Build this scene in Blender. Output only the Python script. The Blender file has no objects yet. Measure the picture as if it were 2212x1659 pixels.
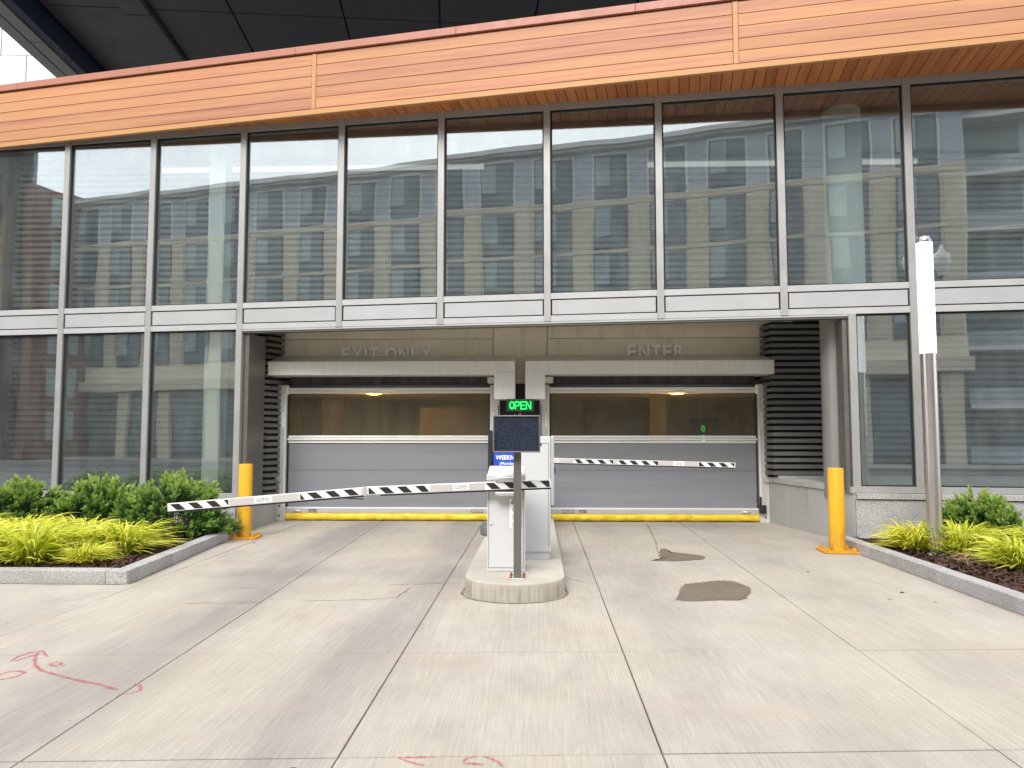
import bpy, math, random
import numpy as np
from mathutils import Vector, Matrix, Euler
R = math.radians
random.seed(7); RNG = np.random.default_rng(11)
scene = bpy.context.scene
COL = scene.collection

# ------------------------------------------------------------------ camera
cam_d = bpy.data.cameras.new('camera'); cam = bpy.data.objects.new('camera', cam_d); COL.objects.link(cam)
scene.camera = cam
cam_d.sensor_fit = 'HORIZONTAL'; cam_d.sensor_width = 36.0; cam_d.lens = 36.0 * 1600 / 2212
cam_d.clip_start = 0.05; cam_d.clip_end = 600
PITCH = math.atan(108.5 / 1600); YAW = math.atan(54 / 1600)
cam.location = (0, 0, 1.5); cam.rotation_euler = (math.pi / 2 + PITCH, 0, YAW)

# ------------------------------------------------------------------ sky, sun, exposure
SUN_EL, SUN_AZ = 43, 196          # azimuth clockwise from +Y: the sun stands behind the camera, a little to its left
world = bpy.data.worlds.new('World'); scene.world = world; world.use_nodes = True
wn, wl = world.node_tree.nodes, world.node_tree.links
bg = wn['Background']; bg.inputs['Strength'].default_value = 0.12
sky = wn.new('ShaderNodeTexSky'); sky.sky_type = 'NISHITA'; sky.sun_disc = False
sky.sun_elevation = R(SUN_EL); sky.sun_rotation = R(SUN_AZ); sky.air_density = 1.2; sky.dust_density = 4.0
hs = wn.new('ShaderNodeHueSaturation'); hs.inputs['Saturation'].default_value = 0.35; hs.inputs['Value'].default_value = 1.0
wl.new(sky.outputs['Color'], hs.inputs['Color'])
tc = wn.new('ShaderNodeTexCoord'); nz = wn.new('ShaderNodeTexNoise')
nz.inputs['Scale'].default_value = 3.2; nz.inputs['Detail'].default_value = 6; nz.inputs['Roughness'].default_value = 0.55
wl.new(tc.outputs['Generated'], nz.inputs['Vector'])
cr = wn.new('ShaderNodeValToRGB'); cr.color_ramp.elements[0].position = 0.3; cr.color_ramp.elements[1].position = 0.75
cr.color_ramp.elements[0].color = (6.6, 6.9, 7.4, 1); cr.color_ramp.elements[1].color = (11.0, 11.1, 11.2, 1)
wl.new(nz.outputs['Fac'], cr.inputs['Fac'])
mx = wn.new('ShaderNodeMix'); mx.data_type = 'RGBA'; mx.inputs['Factor'].default_value = 0.8
wl.new(hs.outputs['Color'], mx.inputs['A']); wl.new(cr.outputs['Color'], mx.inputs['B'])
wl.new(mx.outputs['Result'], bg.inputs['Color'])
sun_d = bpy.data.lights.new('sun', 'SUN'); sun_d.energy = 1.4; sun_d.angle = R(24); sun_d.color = (1.0, 0.95, 0.88)
sun = bpy.data.objects.new('sun', sun_d); COL.objects.link(sun); sun.location = (0, -10, 30)
sv = Vector((math.sin(R(SUN_AZ)) * math.cos(R(SUN_EL)), math.cos(R(SUN_AZ)) * math.cos(R(SUN_EL)), math.sin(R(SUN_EL))))
sun.rotation_euler = sv.to_track_quat('Z', 'Y').to_euler()
vs = scene.view_settings; vs.view_transform = 'Standard'; vs.look = 'None'; vs.exposure = 1.08; vs.gamma = 1.0
vs.use_curve_mapping = False
scene.cycles.max_bounces = 7; scene.cycles.transparent_max_bounces = 14
scene.cycles.sample_clamp_indirect = 6.0

# ------------------------------------------------------------------ materials
MATS = {}
class NT:
    """small helper round a material's node tree"""
    def __init__(s, name):
        s.m = bpy.data.materials.new(name); s.m.use_nodes = True; MATS[name] = s.m
        s.n, s.l = s.m.node_tree.nodes, s.m.node_tree.links
        s.b = s.n['Principled BSDF']; s.out = s.n['Material Output']; s._tc = None
    def coord(s, sc=(1, 1, 1), rand=False, rot=(0, 0, 0)):
        if s._tc is None: s._tc = s.n.new('ShaderNodeTexCoord')
        mp = s.n.new('ShaderNodeMapping'); mp.inputs['Scale'].default_value = sc; mp.inputs['Rotation'].default_value = rot
        s.l.new(s._tc.outputs['Object'], mp.inputs['Vector'])
        if rand:
            oi = s.n.new('ShaderNodeObjectInfo'); ml = s.n.new('ShaderNodeMath'); ml.operation = 'MULTIPLY'; ml.inputs[1].default_value = 57.0
            s.l.new(oi.outputs['Random'], ml.inputs[0]); cb = s.n.new('ShaderNodeCombineXYZ')
            for i in range(3): s.l.new(ml.outputs[0], cb.inputs[i])
            s.l.new(cb.outputs[0], mp.inputs['Location'])
        return mp.outputs[0]
    def noise(s, vec, scale, detail=4, rough=0.55, dist=0.0):
        t = s.n.new('ShaderNodeTexNoise'); t.inputs['Scale'].default_value = scale; t.inputs['Detail'].default_value = detail
        t.inputs['Roughness'].default_value = rough; t.inputs['Distortion'].default_value = dist
        s.l.new(vec, t.inputs['Vector']); return t.outputs['Fac']
    def voro(s, vec, scale, feat='F1'):
        t = s.n.new('ShaderNodeTexVoronoi'); t.feature = feat; t.inputs['Scale'].default_value = scale; s.l.new(vec, t.inputs['Vector']); return t
    def ramp(s, fac, stops):
        t = s.n.new('ShaderNodeValToRGB'); e = t.color_ramp.elements
        while len(e) < len(stops): e.new(0.5)
        for i, (p, c) in enumerate(stops):
            e[i].position = p; e[i].color = (c, c, c, 1) if isinstance(c, (int, float)) else (*c, 1)
        s.l.new(fac, t.inputs['Fac']); return t.outputs['Color']
    def mix(s, a, b, fac, mode='MIX'):
        t = s.n.new('ShaderNodeMix'); t.data_type = 'RGBA'; t.blend_type = mode
        for key, v in (('A', a), ('B', b)):
            if isinstance(v, tuple): t.inputs[key].default_value = (*v, 1)
            else: s.l.new(v, t.inputs[key])
        if isinstance(fac, (int, float)): t.inputs['Factor'].default_value = fac
        else: s.l.new(fac, t.inputs['Factor'])
        return t.outputs['Result']
    def math(s, op, a, b=0.0):
        t = s.n.new('ShaderNodeMath'); t.operation = op
        for i, v in enumerate((a, b)):
            if isinstance(v, (int, float)): t.inputs[i].default_value = v
            else: s.l.new(v, t.inputs[i])
        return t.outputs[0]
    def bump(s, h, strength=0.2, dist=0.01, to=None):
        t = s.n.new('ShaderNodeBump'); t.inputs['Strength'].default_value = strength; t.inputs['Distance'].default_value = dist
        s.l.new(h, t.inputs['Height'])
        s.l.new(t.outputs['Normal'], (to or s.b).inputs['Normal']); return t.outputs['Normal']
    def color(s, c):
        if isinstance(c, tuple): s.b.inputs['Base Color'].default_value = (*c, 1)
        else: s.l.new(c, s.b.inputs['Base Color'])
    def set(s, rough=0.5, metal=0.0, spec=0.5):
        s.b.inputs['Roughness'].default_value = rough; s.b.inputs['Metallic'].default_value = metal
        s.b.inputs['Specular IOR Level'].default_value = spec
    def sep(s):
        if s._tc is None: s._tc = s.n.new('ShaderNodeTexCoord')
        t = s.n.new('ShaderNodeSeparateXYZ'); s.l.new(s._tc.outputs['Object'], t.inputs[0]); return t.outputs

def plain(name, c, rough=0.5, metal=0.0, var=0.12, scale=4.0, bump=0.0, bscale=60, spec=0.5, stretch=(1, 1, 1)):
    t = NT(name); v = t.coord(stretch, rand=True); f = t.noise(v, scale, 6, 0.6)
    lo = tuple(max(0, x * (1 - var)) for x in c); hi = tuple(min(1, x * (1 + var)) for x in c)
    t.color(t.ramp(f, [(0.3, lo), (0.7, hi)])); t.set(rough, metal, spec)
    rr = t.ramp(t.noise(v, scale * 2.3, 4), [(0.3, max(0, rough - 0.08)), (0.7, min(1, rough + 0.08))]); t.l.new(rr, t.b.inputs['Roughness'])
    if bump: t.bump(t.noise(v, bscale, 4), bump, 0.004)
    return t.m
def emit(name, c, strength, base=None):
    t = NT(name); t.color(base or c); t.b.inputs['Emission Color'].default_value = (*c, 1)
    t.b.inputs['Emission Strength'].default_value = strength; t.set(0.4); return t.m

# concrete paving: broom finish along the drive, tyre dirt, blotches
t = NT('concrete_paving')
v1 = t.coord(); big = t.noise(v1, 0.55, 5, 0.6); mid = t.noise(t.coord((1.0, 0.62, 1)), 1.5, 8, 0.66)
broom = t.noise(t.coord((130, 2.4, 1), rand=True), 1.0, 2, 0.5); grit = t.noise(v1, 90, 2, 0.6)
col = t.ramp(mid, [(0.32, (0.335, 0.303, 0.273)), (0.5, (0.398, 0.361, 0.318)), (0.68, (0.445, 0.405, 0.352))])
warm = t.ramp(big, [(0.46, 0.0), (0.68, 1.0)]); col = t.mix(col, (0.44, 0.395, 0.295), t.math('MULTIPLY', warm, 0.55))
X = t.sep()
wob = t.math('ADD', X[0], t.math('MULTIPLY', t.math('SUBTRACT', t.noise(t.coord((0.6, 0.12, 1)), 1.5, 3), 0.5), 1.1))
for cx, w, a in ((-2.75, 0.6, 0.78), (-1.15, 0.45, 0.65), (1.0, 0.4, 0.22), (2.75, 0.45, 0.18)):
    d = t.math('ABSOLUTE', t.math('SUBTRACT', wob, cx)); k = t.ramp(t.math('DIVIDE', d, w * 2), [(0.12, 1.0), (0.5, 0.0)])
    k = t.math('MULTIPLY', k, t.ramp(t.noise(t.coord((2.5, 0.5, 1)), 1.3, 6, 0.65), [(0.25, 0.35), (0.65, 1.0)]))
    col = t.mix(col, (0.225, 0.21, 0.20), t.math('MULTIPLY', k, a))
col = t.mix(col, t.ramp(broom, [(0.3, 0.78), (0.7, 1.14)]), 0.55, 'MULTIPLY')
col = t.mix(col, t.ramp(grit, [(0.3, 0.82), (0.7, 1.15)]), 0.5, 'MULTIPLY')
spot = t.voro(t.coord((1, 0.8, 1)), 5.0); col = t.mix(col, (0.17, 0.155, 0.14), t.math('MULTIPLY', t.ramp(spot.outputs['Distance'], [(0.028, 1.0), (0.05, 0.0)]), t.ramp(t.noise(v1, 3.1, 1), [(0.54, 0.0), (0.6, 0.8)])))
rs = t.ramp(t.noise(t.coord((1.1, 1.8, 1)), 0.75, 5, 0.6), [(0.56, 0.0), (0.75, 1.0)]); col = t.mix(col, (0.42, 0.30, 0.235), t.math('MULTIPLY', rs, 0.4))
t.color(col); t.set(0.82, 0, 0.3); t.bump(t.math('ADD', broom, t.math('MULTIPLY', grit, 0.7)), 0.25, 0.004)

t = NT('concrete_island'); v1 = t.coord(); col = t.ramp(t.noise(v1, 2.2, 7, 0.62), [(0.3, (0.37, 0.345, 0.30)), (0.7, (0.52, 0.485, 0.42))])
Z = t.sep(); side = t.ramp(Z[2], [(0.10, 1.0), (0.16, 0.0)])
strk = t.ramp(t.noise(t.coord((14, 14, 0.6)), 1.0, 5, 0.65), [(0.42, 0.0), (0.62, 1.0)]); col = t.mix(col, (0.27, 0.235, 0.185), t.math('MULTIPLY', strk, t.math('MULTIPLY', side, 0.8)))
t.color(col); t.set(0.85, 0, 0.3); t.bump(t.noise(v1, 45, 5), 0.35, 0.006)

t = NT('joint_dirt'); t.color(t.ramp(t.noise(t.coord(), 20, 3), [(0.3, (0.035, 0.032, 0.028)), (0.7, (0.09, 0.08, 0.065))])); t.set(0.95, 0, 0.1)
t = NT('asphalt'); v1 = t.coord(); t.color(t.ramp(t.noise(v1, 1.2, 8, 0.7), [(0.3, (0.10, 0.10, 0.10)), (0.7, (0.17, 0.17, 0.165))])); t.set(0.9, 0, 0.3); t.bump(t.noise(v1, 120, 3), 0.4, 0.005)

t = NT('granite'); v1 = t.coord(rand=True); sp = t.noise(v1, 85, 3, 0.75); cl = t.noise(v1, 2.2, 5)
col = t.ramp(sp, [(0.34, (0.17, 0.165, 0.165)), (0.48, (0.36, 0.35, 0.345)), (0.62, (0.55, 0.54, 0.53))])
col = t.mix(col, t.ramp(cl, [(0.3, 0.78), (0.7, 1.12)]), 0.8, 'MULTIPLY'); t.color(col); t.set(0.7, 0, 0.35); t.bump(sp, 0.25, 0.003)
t = NT('granite_smooth'); v1 = t.coord(rand=True); sp = t.noise(v1, 110, 3, 0.7); col = t.ramp(sp, [(0.34, (0.30, 0.30, 0.295)), (0.6, (0.47, 0.465, 0.455))])
wd = t.ramp(t.noise(t.coord((1, 1, 0.35), rand=True), 1.4, 5), [(0.45, 0.0), (0.7, 1.0)]); col = t.mix(col, (0.20, 0.195, 0.185), t.math('MULTIPLY', wd, 0.55)); t.color(col); t.set(0.6, 0, 0.4)

t = NT('precast'); v1 = t.coord(rand=True); col = t.ramp(t.noise(v1, 1.5, 7, 0.6), [(0.3, (0.76, 0.68, 0.55)), (0.7, (0.88, 0.81, 0.68))])
dr = t.ramp(t.noise(t.coord((9, 9, 0.5), rand=True), 1.0, 5, 0.65), [(0.5, 0.0), (0.7, 1.0)]); col = t.mix(col, (0.52, 0.45, 0.35), t.math('MULTIPLY', dr, 0.4))
ru = t.ramp(t.noise(v1, 9, 6, 0.7), [(0.66, 0.0), (0.72, 1.0)]); col = t.mix(col, (0.33, 0.22, 0.10), t.math('MULTIPLY', ru, 0.7)); t.color(col); t.set(0.8, 0, 0.3); t.bump(t.noise(v1, 40, 4), 0.2, 0.004)

def wood(name, axis, c0, c1, c2, rough):
    t = NT(name); sc = [22.0, 22.0, 22.0]; sc[axis] = 0.55
    v = t.coord(tuple(sc), rand=True); g = t.noise(v, 1.0, 5, 0.6, 0.6); f = t.noise(t.coord(tuple(x * 5 for x in sc), rand=True), 1.0, 3, 0.6)
    sc2 = [4.5, 4.5, 4.5]; sc2[axis] = 0.12; band = t.noise(t.coord(tuple(sc2), rand=True), 1.0, 2)
    col = t.ramp(g, [(0.30, c0), (0.5, c1), (0.72, c2)]); col = t.mix(col, c2, t.ramp(band, [(0.42, 0.0), (0.62, 0.75)]))
    col = t.mix(col, t.ramp(f, [(0.32, 0.72), (0.5, 1.0)]), 0.35, 'MULTIPLY'); oi = t.n.new('ShaderNodeObjectInfo'); col = t.mix(col, t.ramp(oi.outputs['Random'], [(0.0, (0.86, 0.84, 0.86)), (0.5, (1.0, 1.0, 1.0)), (1.0, (1.08, 1.04, 0.96))]), 1.0, 'MULTIPLY')
    t.color(col); t.set(rough, 0, 0.4); t.bump(f, 0.08, 0.002)
wood('wood_plank', 0, (0.385, 0.152, 0.088), (0.475, 0.215, 0.125), (0.56, 0.285, 0.12), 0.5)
wood('wood_plank_soffit', 1, (0.40, 0.125, 0.042), (0.48, 0.165, 0.056), (0.56, 0.225, 0.072), 0.5)
plain('wood_edge', (0.50, 0.25, 0.095), 0.5, var=0.08, stretch=(0.4, 10, 10))
plain('wood_cap', (0.40, 0.16, 0.105), 0.45, var=0.06)
plain('wood_backing', (0.05, 0.02, 0.012), 0.8)

plain('aluminium', (0.40, 0.40, 0.395), 0.38, 0.35, var=0.05, scale=2)
plain('aluminium_light', (0.45, 0.455, 0.46), 0.42, 0.15, var=0.05, scale=2)
plain('aluminium_panel', (0.43, 0.44, 0.45), 0.42, 0.2, var=0.04, scale=1.5)
plain('bronze_metal', (0.17, 0.165, 0.15), 0.4, 0.5, var=0.08, scale=2)
plain('dark_gap', (0.012, 0.012, 0.012), 0.9)
plain('black_metal', (0.018, 0.018, 0.02), 0.45, 0.0, var=0.2)
plain('louvre_metal', (0.17, 0.165, 0.158), 0.42, 0.3, var=0.14, scale=1.3, stretch=(0.5, 1, 1))
plain('louvre_dark', (0.018, 0.018, 0.018), 0.8)
plain('louvre_grey', (0.30, 0.31, 0.30), 0.5, 0.1, var=0.1, scale=1.3, stretch=(0.5, 1, 1))
plain('hood_metal', (0.80, 0.785, 0.74), 0.40, 0.3, var=0.06, scale=3, stretch=(6, 6, 0.8))
plain('hood_top_shaded', (0.58, 0.585, 0.53), 0.5, 0.2, var=0.15, scale=3)  # sloping top of the hood, its shade painted in as darker metal
plain('letter_white', (0.90, 0.92, 0.93), 0.5, 0.0, var=0.02)
plain('track_metal', (0.66, 0.66, 0.64), 0.4, 0.4, var=0.12, scale=6, stretch=(4, 4, 0.5))
plain('white_alu', (0.80, 0.80, 0.79), 0.4, 0.1, var=0.06, scale=3)
t = NT('door_fabric'); v1 = t.coord((1, 1, 1)); hf = t.noise(t.coord((0.25, 1, 5)), 1.0, 4); col = t.ramp(hf, [(0.3, (0.20, 0.21, 0.235)), (0.7, (0.235, 0.245, 0.272))])
col = t.mix(col, t.ramp(t.noise(t.coord((0.8, 1, 26)), 1.0, 3), [(0.35, 0.93), (0.6, 1.02)]), 0.6, 'MULTIPLY'); t.color(col); t.set(0.55, 0, 0.4); t.bump(t.noise(t.coord((0.5, 1, 2)), 1.2, 2), 0.08, 0.03)
t = NT('door_fabric_shaded'); t.color(t.ramp(t.noise(t.coord((9, 1, 3)), 1.0, 6, 0.7), [(0.3, (0.02, 0.02, 0.02)), (0.75, (0.10, 0.10, 0.10))])); t.set(0.6)  # top of the curtain: shade under the hood painted as darker fabric
t = NT('yellow_vinyl'); v1 = t.coord((1, 1, 1.4)); col = t.ramp(t.noise(v1, 3.5, 6, 0.65), [(0.35, (0.62, 0.43, 0.015)), (0.65, (0.82, 0.62, 0.03))])
col = t.mix(col, (0.33, 0.24, 0.06), t.math('MULTIPLY', t.ramp(t.noise(v1, 11, 5, 0.7), [(0.58, 0.0), (0.75, 1.0)]), 0.5)); t.color(col); t.set(0.42, 0, 0.5); t.bump(t.noise(v1, 9, 4, 0.6, 0.8), 0.55, 0.03)
t = NT('bollard_yellow'); v1 = t.coord(rand=True); col = t.ramp(t.noise(v1, 2.5, 5), [(0.3, (0.66, 0.335, 0.012)), (0.7, (0.76, 0.41, 0.02))])
sc_ = t.ramp(t.noise(t.coord((5, 5, 22), rand=True), 1.0, 5, 0.7), [(0.60, 0.0), (0.70, 1.0)]); col = t.mix(col, (0.34, 0.20, 0.05), t.math('MULTIPLY', sc_, 0.55))
zz = t.sep(); gm_ = t.math('MULTIPLY', t.ramp(zz[2], [(0.05, 1.0), (0.42, 0.0)]), t.ramp(t.noise(t.coord((9, 9, 3), rand=True), 1.0, 6, 0.7), [(0.42, 0.0), (0.62, 1.0)])); col = t.mix(col, (0.20, 0.125, 0.05), t.math('MULTIPLY', gm_, 0.6))
t.color(col); t.set(0.45, 0, 0.4); t.bump(t.noise(v1, 30, 4), 0.06, 0.004)
plain('bollard_plate', (0.62, 0.28, 0.015), 0.5, var=0.22, scale=14, bump=0.1)
plain('white_paint', (0.58, 0.585, 0.595), 0.38, var=0.025, scale=2, stretch=(1, 1, 0.4))
plain('white_tape', (0.76, 0.76, 0.76), 0.4, var=0.02)
plain('arm_paint', (0.54, 0.525, 0.51), 0.4, 0.15, var=0.05)
plain('black_tape', (0.012, 0.012, 0.012), 0.5, var=0.3)
plain('black_rubber', (0.01, 0.01, 0.01), 0.7)
plain('print_grey', (0.16, 0.16, 0.16), 0.6)
plain('print_black', (0.02, 0.02, 0.02), 0.6)
plain('print_red', (0.45, 0.02, 0.02), 0.6)
plain('zinc', (0.58, 0.59, 0.57), 0.35, 0.5, var=0.12, scale=18)
plain('rust_bolt', (0.27, 0.07, 0.025), 0.8, var=0.4, scale=40)
plain('sign_post_brown', (0.135, 0.128, 0.115), 0.45, 0.2, var=0.08, scale=3)
plain('sign_frame', (0.16, 0.15, 0.145), 0.45, 0.3)
plain('sign_face', (0.016, 0.022, 0.042), 0.25, var=0.1)
plain('led_off', (0.075, 0.08, 0.10), 0.4)
emit('led_green', (0.015, 1.0, 0.12), 1.3); emit('led_green_dim', (0.0, 0.42, 0.08), 0.05, (0.0, 0.03, 0.008))
plain('poster_blue', (0.02, 0.075, 0.52), 0.4, var=0.05); plain('poster_white', (0.85, 0.85, 0.85), 0.5, var=0.02)
plain('grey_plastic', (0.13, 0.14, 0.16), 0.5)
plain('stainless', (0.56, 0.53, 0.50), 0.26, 0.9, var=0.06, scale=1.2, stretch=(3, 3, 0.3))
emit('lamp_tube', (1.0, 0.99, 0.98), 0.42, (0.85, 0.85, 0.85)); plain('chrome_cap', (0.36, 0.35, 0.34), 0.18, 0.95)
emit('warm_lamp', (1.0, 0.72, 0.26), 4.0); emit('strip_light', (1.0, 0.98, 0.92), 0.22)
plain('interior_wall', (0.33, 0.29, 0.21), 0.8, var=0.2, scale=0.8); plain('interior_dark', (0.10, 0.10, 0.10), 0.8); plain('interior_floor', (0.2, 0.19, 0.17), 0.7, var=0.2)
plain('white_column', (0.80, 0.84, 0.82), 0.5, var=0.04); plain('grey_column', (0.27, 0.265, 0.255), 0.38, 0.3, var=0.06, scale=1.2)
plain('room_white', (0.55, 0.56, 0.55), 0.7, var=0.04)
plain('tower_panel', (0.095, 0.093, 0.108), 0.42, 0.25, var=0.06, scale=0.8); plain('tower_edge', (0.26, 0.25, 0.24), 0.45, 0.3, var=0.06); plain('tower_navy', (0.012, 0.018, 0.05), 0.5, 0.0, var=0.1)
plain('pale_panel', (0.78, 0.77, 0.75), 0.6, var=0.02, scale=0.4)
plain('mulch', (0.055, 0.030, 0.022), 0.95, var=0.6, scale=30, bump=1.0, bscale=50, spec=0.1)
plain('mulch_chip', (0.075, 0.042, 0.032), 0.9, var=0.7, scale=2.0, spec=0.15); plain('straw', (0.36, 0.24, 0.11), 0.8, var=0.35, scale=3)
plain('bark', (0.10, 0.075, 0.05), 0.9, var=0.3, scale=20)
plain('siding_grey', (0.46, 0.50, 0.55), 0.7, var=0.06, scale=1); plain('cream_wall', (0.68, 0.61, 0.47), 0.8, var=0.06, scale=0.6); plain('beige_wall', (0.52, 0.46, 0.36), 0.8, var=0.06, scale=0.6)
plain('eave_white', (0.62, 0.61, 0.59), 0.6); plain('window_dark', (0.10, 0.13, 0.15), 0.25, var=0.2, scale=0.5); plain('window_frame_dark', (0.09, 0.10, 0.11), 0.5); plain('curtain_pale', (0.27, 0.32, 0.33), 0.3, var=0.25, scale=0.8)
plain('brick_red', (0.15, 0.06, 0.045), 0.85, var=0.25, scale=6); plain('shop_dark', (0.07, 0.085, 0.085), 0.4, var=0.3, scale=0.6); plain('dark_tower', (0.03, 0.032, 0.036), 0.85, spec=0.1)
t = NT('crack_shade_line'); t.color(t.ramp(t.noise(t.coord(), 12, 3), [(0.3, (0.13, 0.115, 0.10)), (0.7, (0.30, 0.27, 0.23))])); t.set(0.95, 0, 0.1)
plain('pavement_far', (0.36, 0.34, 0.31), 0.85, var=0.12)
t = NT('wet_stain'); t.color(t.ramp(t.noise(t.coord(), 5, 5), [(0.3, (0.155, 0.125, 0.092)), (0.7, (0.225, 0.185, 0.138))])); t.set(0.42, 0, 0.5); t.bump(t.noise(t.coord((60, 1.6, 1)), 1.0, 3), 0.12, 0.003)
at = t.n.new('ShaderNodeAttribute'); at.attribute_name = 'wet'; tr = t.n.new('ShaderNodeBsdfTransparent'); ms = t.n.new('ShaderNodeMixShader')
edge = t.math('ADD', at.outputs['Fac'], t.math('MULTIPLY', t.math('SUBTRACT', t.noise(t.coord(), 14, 6, 0.7), 0.5), 0.9))
t.l.new(t.ramp(edge, [(0.10, 0.0), (0.40, 0.92)]), ms.inputs[0]); t.l.new(tr.outputs[0], ms.inputs[1]); t.l.new(t.b.outputs[0], ms.inputs[2]); t.l.new(ms.outputs[0], t.out.inputs['Surface'])
t = NT('spray_red'); t.color(t.ramp(t.noise(t.coord(), 40, 4), [(0.3, (0.42, 0.075, 0.085)), (0.7, (0.56, 0.20, 0.20))])); t.set(0.85, 0, 0.2)
tr = t.n.new('ShaderNodeBsdfTransparent'); ms = t.n.new('ShaderNodeMixShader')
t.l.new(t.ramp(t.noise(t.coord((60, 6, 1)), 1.0, 4, 0.7), [(0.36, 0.1), (0.6, 0.85)]), ms.inputs[0]); t.l.new(tr.outputs[0], ms.inputs[1]); t.l.new(t.b.outputs[0], ms.inputs[2]); t.l.new(ms.outputs[0], t.out.inputs['Surface'])

def glass(name, tint, refl, wav, haze=0.0, haze_col=(0.4, 0.42, 0.42), gloss_rough=0.0, f90=0.9):
    t = NT(name); t.n.remove(t.b)
    tr = t.n.new('ShaderNodeBsdfTransparent'); tr.inputs[0].default_value = (*tint, 1)
    gl = t.n.new('ShaderNodeBsdfGlossy'); gl.inputs['Color'].default_value = (0.92, 0.97, 1.0, 1); gl.inputs['Roughness'].default_value = gloss_rough
    if wav: t.bump(t.noise(t.coord((1, 1, 0.7), rand=True), 0.55, 1.5), wav, 0.02, to=gl)
    lw = t.n.new('ShaderNodeLayerWeight'); lw.inputs['Blend'].default_value = 0.28
    f = t.math('ADD', t.math('MULTIPLY', lw.outputs['Fresnel'], f90 - refl), refl)
    m1 = t.n.new('ShaderNodeMixShader'); t.l.new(f, m1.inputs[0]); t.l.new(tr.outputs[0], m1.inputs[1]); t.l.new(gl.outputs[0], m1.inputs[2])
    last = m1.outputs[0]
    if haze:
        df = t.n.new('ShaderNodeBsdfDiffuse'); df.inputs[0].default_value = (*haze_col, 1)
        m2 = t.n.new('ShaderNodeMixShader')
        k = t.math('MULTIPLY', t.ramp(t.noise(t.coord((3, 3, 0.8), rand=True), 1.2, 7, 0.68), [(0.3, 0.25), (0.7, 1.0)]), haze)  # haze over the panes painted in as a patchy pale diffuse layer
        t.l.new(k, m2.inputs[0]); t.l.new(last, m2.inputs[1]); t.l.new(df.outputs[0], m2.inputs[2]); last = m2.outputs[0]
    t.l.new(last, t.out.inputs['Surface']); return t.m
glass('facade_glass', (0.89, 0.935, 0.92), 0.215, 0.22, 0.085, (0.52, 0.56, 0.58))
glass('door_vinyl', (0.66, 0.59, 0.43), 0.03, 0.5, 0.28, (0.33, 0.30, 0.22), 0.14, 0.5)
def leaf(name, stops, transl=0.35, rough=0.5):
    t = NT(name); a = t.n.new('ShaderNodeAttribute'); a.attribute_name = 'age'
    col = t.ramp(a.outputs['Fac'], stops); oi = t.n.new('ShaderNodeObjectInfo'); col = t.mix(col, t.ramp(oi.outputs['Random'], [(0.0, (0.88, 0.92, 0.88)), (1.0, (1.06, 1.02, 1.0))]), 1.0, 'MULTIPLY'); t.color(col); t.set(rough, 0, 0.3)
    tl = t.n.new('ShaderNodeBsdfTranslucent'); t.l.new(col, tl.inputs[0])
    m = t.n.new('ShaderNodeMixShader'); m.inputs[0].default_value = transl
    t.l.new(t.b.outputs[0], m.inputs[1]); t.l.new(tl.outputs[0], m.inputs[2]); t.l.new(m.outputs[0], t.out.inputs['Surface'])
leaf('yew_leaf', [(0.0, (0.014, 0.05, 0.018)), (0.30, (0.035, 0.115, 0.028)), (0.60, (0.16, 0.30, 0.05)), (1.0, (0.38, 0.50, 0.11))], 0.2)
leaf('grass_blade', [(0.0, (0.22, 0.32, 0.025)), (0.3, (0.56, 0.63, 0.04)), (0.6, (0.80, 0.80, 0.07)), (1.0, (0.88, 0.82, 0.22))], 0.4)
leaf('weed_leaf', [(0.0, (0.03, 0.11, 0.02)), (1.0, (0.10, 0.24, 0.05))], 0.25)

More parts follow.
